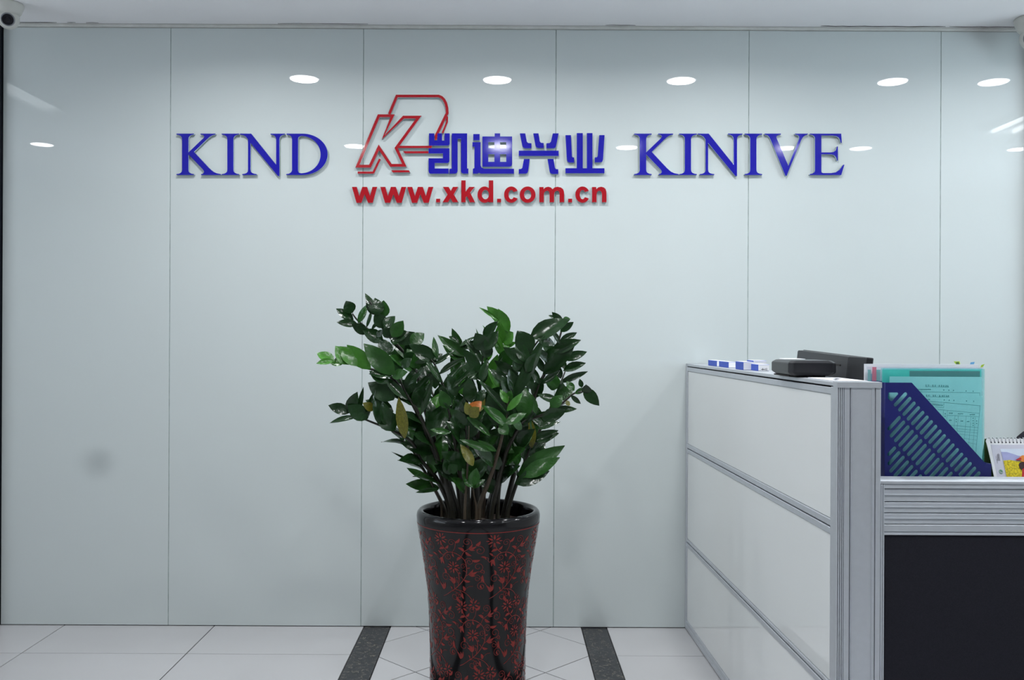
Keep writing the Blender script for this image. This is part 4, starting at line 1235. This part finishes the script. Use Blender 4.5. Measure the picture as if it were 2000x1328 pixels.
for (bx, by, cnt0, cnt1, hl) in ((438, 532, 0, 19, 60), (450, 828, -2, 20, 74), (409, 1092, -2, 20, 74), (400, 1390, -2, 20, 74)):
    for k in range(cnt0, cnt1):
        cx, cy = bx + 37.4 * k, by + 40.2 * k
        x0_, y0_, x1_, y1_ = cx - hl * 0.72, cy + hl * 0.78, cx + hl * 0.72, cy - hl * 0.78
        if x0_ < 341:
            f = (341 - x0_) / (x1_ - x0_); x0_, y0_ = 341, y0_ + (y1_ - y0_) * f
            if f > 0.86: continue
        if y0_ > 1325:
            f = (y0_ - 1325) / (y0_ - y1_); y0_, x0_ = 1325, x0_ + (x1_ - x0_) * f
            if f > 0.86: continue
        if x1_ > 1170: continue
        p, q2 = fpt(x0_, y0_), fpt(x1_, y1_)
        holes.append(stadium(p[0], p[1], q2[0], q2[1], 0.0045))
holes.append([fpt(*p) for p in ((335, 472), (415, 472), (420, 485), (362, 550), (345, 540), (330, 520))])
for yy in (CAM.y + HOLD, CAM.y + HOLD + 0.076):
    me = flat_mesh('side_panel', [outline] + holes, 0.0025, lambda u, v, w, yy=yy: Vector((u, yy + 0.0025 - w, v)))
    put('side_panel', me, 'navy', file_)
box('spine', xl, xl + 0.0025, CAM.y + HOLD + 0.0026, CAM.y + HOLD + 0.0759, DZ + 0.0005, ztop, 'navy', file_)
box('base', xl + 0.0026, xr - 0.0026, CAM.y + HOLD + 0.0026, CAM.y + HOLD + 0.0759, DZ + 0.0005, DZ + 0.003, 'navy', file_)
box('front_lip', xr - 0.0025, xr, CAM.y + HOLD + 0.0026, CAM.y + HOLD + 0.0759, DZ + 0.0005, zcorner, 'navy', file_)

# teal folder with printed forms, standing in the file
FD = HOLD + 0.022
def tp(x, y, d=FD): return fpt(x, y, d)


bz = DZ + 0.0035
folder = thing('teal_folder', 'translucent teal plastic folder with printed forms inside the blue file', 'folder', (tp(720, 0)[0], CAM.y + FD, bz))
tx0, tx1, tz1 = tp(352, 0)[0] - 0.018, min(tp(1166, 0)[0], xr - 0.004), tp(0, 262)[1]


def sheet(name, x0, x1, z0, z1, y, t, mat, parent, lean=0.0):
    return put(name, box_mesh(name, x0, x1, y, y + t, z0, z1, 0, 1, lambda c: Vector((c.x + (c.z - z0) * lean, c.y, c.z))), mat, parent)


yF = CAM.y + FD
sheet('front_film', tx0, tx1, bz, tz1, yF, 0.0004, 'film_teal', folder)
sheet('back_film', tx0, tx1, bz, tz1 + 0.001, yF + 0.012, 0.0004, 'film_teal', folder)
sheet('back_card', tx0 + 0.002, tx1 - 0.004, bz + 0.001, tz1 - 0.003, yF + 0.009, 0.0004, 'teal_tab', folder)
sheet('dark_sheet', tp(530, 0)[0], tp(1140, 0)[0], bz + 0.05, tp(0, 283)[1], yF + 0.0075, 0.0003, 'greycard', folder)
sheet('form', tp(352, 0)[0], tp(1150, 0)[0], bz + 0.001, tp(0, 332)[1], yF + 0.005, 0.0003, 'white', folder)
sheet('form', tp(360, 0)[0], tp(1154, 0)[0], bz + 0.001, tp(0, 495)[1], yF + 0.003, 0.0003, 'white', folder)


def fq(x, y): return (1780 + x / 6.324, 690 + y / 6.324)


vs, fs = [], []


def ink(x0, y0, x1, y1, w_, yy):
    a = at(*fq(x0, y0), FD); b = at(*fq(x1, y1), FD)
    a, b = Vector((a.x, a.z)), Vector((b.x, b.z)); e = (b - a).normalized(); nn = Vector((-e.y, e.x)) * w_ / 2
    n = len(vs)
    for p in (a + nn, b + nn, b - nn, a - nn): vs.append((p.x, yy, p.y))
    fs.append((n, n + 1, n + 2, n + 3))


def glyph(x, y, s, yy):
    for k in range(3):
        u = R.uniform(-0.1, 0.1)
        ink(x - s * 0.42, y + s * (-0.35 + 0.35 * k + u), x + s * 0.42, y + s * (-0.35 + 0.35 * k + u), 0.00045, yy)
    for k in range(R.choice((1, 2, 2))):
        u = R.uniform(-0.35, 0.35); ink(x + s * u, y - s * 0.45, x + s * u, y + s * 0.45, 0.00045, yy)
    ink(x - s * 0.1, y, x + R.choice((-1, 1)) * s * 0.45, y + s * 0.48, 0.0004, yy)


yA, yB = yF + 0.0046, yF + 0.0026
for (y_, yy) in ((402, yA), (525, yB)):
    for k, x in enumerate([194, 222, 248, 278, 304, 328, 358, 386, 412, 438, 462]):
        if k in (2, 5): ink(x, y_ - 8, x - 6 if k == 2 else x + 6, y_ + 8, 0.0005, yy)
        else: glyph(x, y_ + (x - 330) * 0.03, 23, yy)
    ink(185, y_ + 13, 478, y_ + 18, 0.0005, yy)
    for x in range(90 if yy == yA else 195, 246, 17): glyph(x, y_ + 46, 15, yy)
    for x in (412, 474, 532, 688, 776): glyph(x, y_ + 52 + (x - 412) * 0.045, 15, yy)
ink(90, 476, 858, 490, 0.0006, yA); ink(857, 490, 858, 545, 0.0006, yA)
ink(225, 592, 858, 648, 0.0006, yB); ink(856, 648, 802, 1240, 0.0006, yB)
ink(255, 618, 410, 630, 0.0004, yB); ink(410, 612, 404, 672, 0.0004, yB); ink(300, 660, 404, 672, 0.0004, yB)
for x in range(270, 395, 15): glyph(x, 634 + (x - 270) * 0.08, 12, yB)
ink(330, 695, 846, 742, 0.0005, yB); ink(448, 766, 838, 785, 0.0005, yB); ink(480, 888, 828, 918, 0.0005, yB)
for x, ya_, yb_ in ((452, 706, 880), (546, 770, 960), (586, 775, 1060), (684, 780, 1100), (744, 784, 1160), (796, 786, 1230), (405, 700, 800)):
    ink(x, ya_, x - (yb_ - ya_) * 0.08, yb_, 0.0004, yB)
for y_ in (940, 970, 1010, 1060, 1110): ink(540 + (y_ - 940) * 0.9, y_ - 10, 824 - (y_ - 940) * 0.09, y_ + 14, 0.0004, yB)
for x, y_, n in ((478, 740, 3), (588, 748, 4), (736, 758, 4), (480, 828, 2), (622, 838, 2), (700, 844, 2)):
    for k in range(n): glyph(x + 17 * k, y_, 14, yB)
for x, ys_ in ((424, (748, 778)), (562, (818, 846)), (770, (802, 834, 866, 892)), (814, (836, 868))):
    for y_ in ys_: glyph(x, y_, 14, yB)
put('printed_form', mesh('printed_form', vs, fs), 'ink', folder)

# clear folder standing behind the file
CD = HOLD + 0.094
cx0, cx1 = at(1693, 720, CD).x, at(1916, 720, CD).x
cz1 = at(1700, 711, CD).z
clear = thing('clear_folder', 'white paper folder with coloured tabs standing behind the blue file', 'folder', ((cx0 + cx1) / 2, CAM.y + CD, DZ + 0.0005))
yC = CAM.y + CD
sheet('front_film', cx0, cx1 + 0.006, DZ + 0.0005, at(1700, 716, CD).z, yC, 0.0004, 'film_clear', clear)
sheet('page_stack', cx0, cx1, DZ + 0.0005, cz1, yC + 0.012, 0.006, 'white', clear)
tb = lambda px0, px1, py0, py1, mat, yo: box('tab', at(px0, 720, CD).x, at(px1, 720, CD).x, yC + yo, yC + yo + 0.0004, at(1700, py1, CD).z, at(1700, py0, CD).z, mat, clear)
tb(1705, 1713, 717, 744, 'pink', 0.004); tb(1697, 1703, 722, 746, 'teal_tab', 0.006); tb(1714, 1722, 722, 746, 'teal_tab', 0.008); tb(1701, 1706, 730, 748, 'blue_tab', 0.009)


def sticky(p4, mat, yo):
    P = [at(*p, CD) for p in p4]
    me = flat_mesh('sticky_tab', [[(p.x, p.z) for p in P]], 0.0004, lambda u, v, w: Vector((u, yC + yo - w, v)))
    put('sticky_tab', me, mat, clear)


sticky([(1870, 706), (1882, 706), (1884, 716), (1877, 716)], 'green_tab', 0.0195)
sticky([(1874, 708), (1880, 707), (1882, 715), (1876, 716)], 'leafgreen', 0.0189)
sticky([(1904, 708), (1912, 707), (1909, 717), (1901, 717)], 'blue_tab', 0.0205)
sticky([(1921, 713), (1928, 711), (1924, 717), (1919, 719)], 'green_tab', 0.0110)

# desk calendar
def cal_px(x, y): return (1900 + x / 9.49, 820 + y / 9.49)


KD = 2.165
cal = thing('desk_calendar', 'white spiral bound desk calendar with a flower field picture', 'calendar', (at(1990, 920, KD).x, CAM.y + KD, DZ))
TAN = math.tan(math.radians(14))


def cpt(x, y, off=0.0):
    """point on the sloping front page; the page leans back"""
    p = at(*cal_px(x, y), KD)
    return p, off


def page_room(u, v, off): return Vector((u, CAM.y + KD + 0.004 + (v - DZ) * TAN - off, v))


def cal_shape(name, pts, mat, off, parent=cal, t=0.0004):
    P = [at(*cal_px(*p), KD + 0.03) for p in pts]
    me = flat_mesh(name, [[(p.x, p.z) for p in P]], t, lambda u, v, w: page_room(u, v, off + w))
    return put(name, me, mat, parent)


zb = DZ + 0.001
def cal_to_base(x0, x1, ytop, rad=0):
    """outline from a top edge down to the desk"""
    return x0, x1, ytop


# outline bottom reaches the desk surface
ybot = 1700
cal_shape('backing_card', [(340, 362), (1800, 372), (1800, ybot), (405, ybot), (372, 1080), (352, 800), (310, 440), (302, 410), (318, 375)], 'cream', 0.0, t=0.0015)
rear = flat_mesh('stand_card', [[(at(*cal_px(300, 400), KD + .03).x + 0.004, DZ + 0.001), (at(*cal_px(1800, 400), KD + .03).x, DZ + 0.001), (at(*cal_px(1800, 400), KD + .03).x, at(*cal_px(1800, 372), KD + .03).z - 0.001), (at(*cal_px(330, 400), KD + .03).x, at(*cal_px(1800, 372), KD + .03).z - 0.001)]], 0.0015,
                 lambda u, v, w: Vector((u, CAM.y + KD + 0.004 + (at(*cal_px(1800, 372), KD + .03).z - DZ) * TAN * 2 + 0.008 - (v - DZ) * TAN + w, v)))
put('stand_card', rear, 'leafgreen', cal)
page = cal_shape('page', [(385, 470), (1790, 476), (1790, ybot - 20), (435, ybot - 20), (428, 1080)], 'pic_mauve', 0.0016)
cal_shape('picture_sky', [(548, 545), (1750, 545), (1750, 770), (575, 760)], 'pic_sky', 0.0021)
cal_shape('picture_hill', [(556, 600), (660, 602), (780, 640), (860, 668), (1000, 700), (1750, 690), (1750, 770), (576, 760)], 'pic_hill', 0.0026)
cal_shape('picture_field', [(575, 755), (700, 745), (860, 772), (1750, 760), (1750, 1500), (625, 1500), (596, 1060)], 'pic_flower', 0.0031)
cal_shape('picture_coat', [(890, 960), (905, 900), (960, 870), (1150, 880), (1200, 1100), (1230, 1420), (880, 1420), (872, 1060)], 'pic_red', 0.0036)
cal_shape('picture_hair', [(845, 830), (870, 790), (940, 770), (1060, 780), (1080, 870), (960, 880), (905, 900), (880, 930), (850, 880)], 'pic_hair', 0.0041)
cal_shape('picture_hat', [(850, 735), (880, 690), (930, 662), (1000, 658), (1060, 690), (1090, 760), (1040, 782), (920, 778)], 'pic_orange', 0.0046)
cal_shape('picture_scarf', [(790, 742), (850, 712), (900, 700), (905, 735), (850, 750)], 'pic_red', 0.0051)
cal_shape('mark_ring', [(507 + 36 * math.cos(a * 0.3927), 957 + 40 * math.sin(a * 0.3927)) for a in range(16)], 'pic_green', 0.0021)
cal_shape('mark_disc', [(507 + 28 * math.cos(a * 0.3927), 957 + 32 * math.sin(a * 0.3927)) for a in range(16)], 'pic_mauve', 0.0026)
cal_shape('mark_leaf', [(488, 925), (512, 930), (528, 945), (530, 965), (508, 950)], 'pic_green', 0.0031)
cal_shape('mark_leaf', [(490, 935), (498, 940), (508, 985), (500, 985)], 'pic_green', 0.0031)
for x, ya_, yb_ in ((452, 680, 760), (462, 740, 812), (476, 650, 760), (488, 640, 770), (500, 632, 768), (514, 640, 764)):
    for k in range(ya_, yb_ - 10, 14):
        cal_shape('print', [(x - 2, k), (x + 3, k), (x + 3, k + 9), (x - 2, k + 9)], 'inkdark', 0.0021)
for k in range(18):
    xx = 398 + 69 * k
    cal_shape('punched_hole', [(xx + 13 * math.cos(a * 0.785), 425 + 0.006 * xx + 15 * math.sin(a * 0.785)) for a in range(8)], 'inkdark', 0.0016)
    p = at(*cal_px(xx - 4, 425), KD + 0.03)
    ptop = at(*cal_px(xx - 4, 352), KD + 0.03)
    r_ = (ptop.z - p.z) / 2
    c = Vector((p.x, page_room(p.x, p.z, 0).y + 0.003, (p.z + ptop.z) / 2))
    pts = [c + Vector((-0.0006 * i / 3, -r_ * 1.0 * math.cos(i * 2 * math.pi / 12), r_ * math.sin(i * 2 * math.pi / 12) * 1.1)) for i in range(-2, 8)]
    put('wire_coil', tube_mesh('wire_coil', pts, 0.0008, 6), 'chrome', cal)

# office chair behind the desk, only the corner of its back in view
ch = thing('office_chair', 'black rounded office chair back behind the desk calendar', 'chair', (1.99, -0.45, 0))
CX, CY = 1.995, -0.36
bm = bmesh.new()
OUT = []
for k in range(36):
    a = 2 * math.pi * k / 36; c, s = math.cos(a), math.sin(a)
    OUT.append((0.205 * math.copysign(abs(c) ** 0.72, c), 0.205 * math.copysign(abs(s) ** 0.72, s)))
rings = []
for yo, scl in ((-0.028, 0.80), (-0.034, 0.94), (-0.012, 1.0), (0.012, 0.99), (0.022, 0.90)):
    rings.append([bm.verts.new((CX + u * scl, CY + yo - 0.05 * (u / 0.2) ** 2, 0.645 + v * scl)) for u, v in OUT])
for a, b in zip(rings, rings[1:]):
    for k in range(36): bm.faces.new((a[k], a[(k + 1) % 36], b[(k + 1) % 36], b[k]))
bm.faces.new(rings[0][::-1]); bm.faces.new(rings[-1]); fix(bm)
me = bpy.data.meshes.new('backrest'); bm.to_mesh(me); bm.free()
put('backrest', me, 'fabric', ch, smooth=True)
put('seat', box_mesh('seat', CX - 0.23, CX + 0.23, CY - 0.47, CY - 0.03, 0.41, 0.48, 0.03, 4), 'fabric', ch, smooth=True)
put('back_bar', tube_mesh('back_bar', catmull([Vector((CX, CY - 0.2, 0.40)), Vector((CX, CY + 0.0, 0.41)), Vector((CX, CY + 0.045, 0.5)), Vector((CX, CY + 0.03, 0.66))], 5), 0.016, 10), 'plastic', ch, smooth=True)
put('gas_column', tube_mesh('gas_column', [Vector((CX, CY - 0.25, 0.07)), Vector((CX, CY - 0.25, 0.41))], [0.026, 0.02], 14), 'plastic', ch, smooth=True)
for k in range(5):
    a = 2 * math.pi * k / 5 + 0.3
    e = Vector((math.cos(a), math.sin(a), 0))
    c = Vector((CX, CY - 0.25, 0.0))
    put('base_arm', tube_mesh('base_arm', [c + Vector((0, 0, 0.10)), c + e * 0.25 + Vector((0, 0, 0.068))], [0.022, 0.014], 10), 'plastic', ch, smooth=True)
    q = c + e * 0.25 + Vector((0, 0, 0.027)); sd = Vector((-e.y, e.x, 0))
    put('caster', tube_mesh('caster', [q - sd * 0.02, q + sd * 0.02], 0.0268, 14), 'plastic', ch, smooth=True)


# ------------------------------------------------------------------ dome cameras under the ceiling
def dome(px, py, d, label, aim, s=1.0):
    p = at(px, py, d)
    c = Vector((p.x, p.y, CEIL))
    t = thing('security_camera', label, 'camera', c, 'ceiling security cameras')
    put('base_cup', lathe('base_cup', [(0.050 * s, 0.0), (0.053 * s, -0.004), (0.052 * s, -0.012 * s), (0.044 * s, -0.034 * s), (0.034 * s, -0.046 * s), (0.0, -0.048 * s)], 40, c), 'camshell', t, smooth=True)
    bc = c + Vector((0, 0, -0.058 * s)); aim = Vector(aim).normalized()
    r = 0.038 * s
    bm = bmesh.new(); bmesh.ops.create_uvsphere(bm, u_segments=28, v_segments=18, radius=r)
    q = aim.to_track_quat('Z', 'Y')
    for v in bm.verts:
        if v.co.z > r * 0.72: v.co.z = r * 0.72
        v.co = bc + q @ v.co
    me = bpy.data.meshes.new('ball'); bm.to_mesh(me); bm.free()
    ball = put('ball', me, 'camshell', t, smooth=True)
    def disc(name, r0, h0, h1, mat):
        n = 28; v = []
        for h, rr in ((h0, r0), (h1, r0 * 0.9)):
            for k in range(n):
                a = 2 * math.pi * k / n; v.append(bc + q @ Vector((rr * math.cos(a), rr * math.sin(a), h)))
        f = [tuple(range(n))[::-1], tuple(range(n, 2 * n))] + [(k, (k + 1) % n, n + (k + 1) % n, n + k) for k in range(n)]
        put(name, mesh(name, v, f), mat, ball)
    disc('lens_ring', r * 0.66, r * 0.69, r * 0.80, 'camgrey')
    disc('lens_glass', r * 0.56, r * 0.75, r * 0.84, 'lensdark')
    disc('lens_core', r * 0.22, r * 0.80, r * 0.88, 'plastic')


dome(17, 12, 3.40, 'cream dome security camera in the ceiling corner above the left glass panel', (0.42, -1, -0.40))
dome(2019, 40, 3.50, 'white dome security camera in the ceiling corner above the desk', (-0.75, -1, -0.35), 1.3)
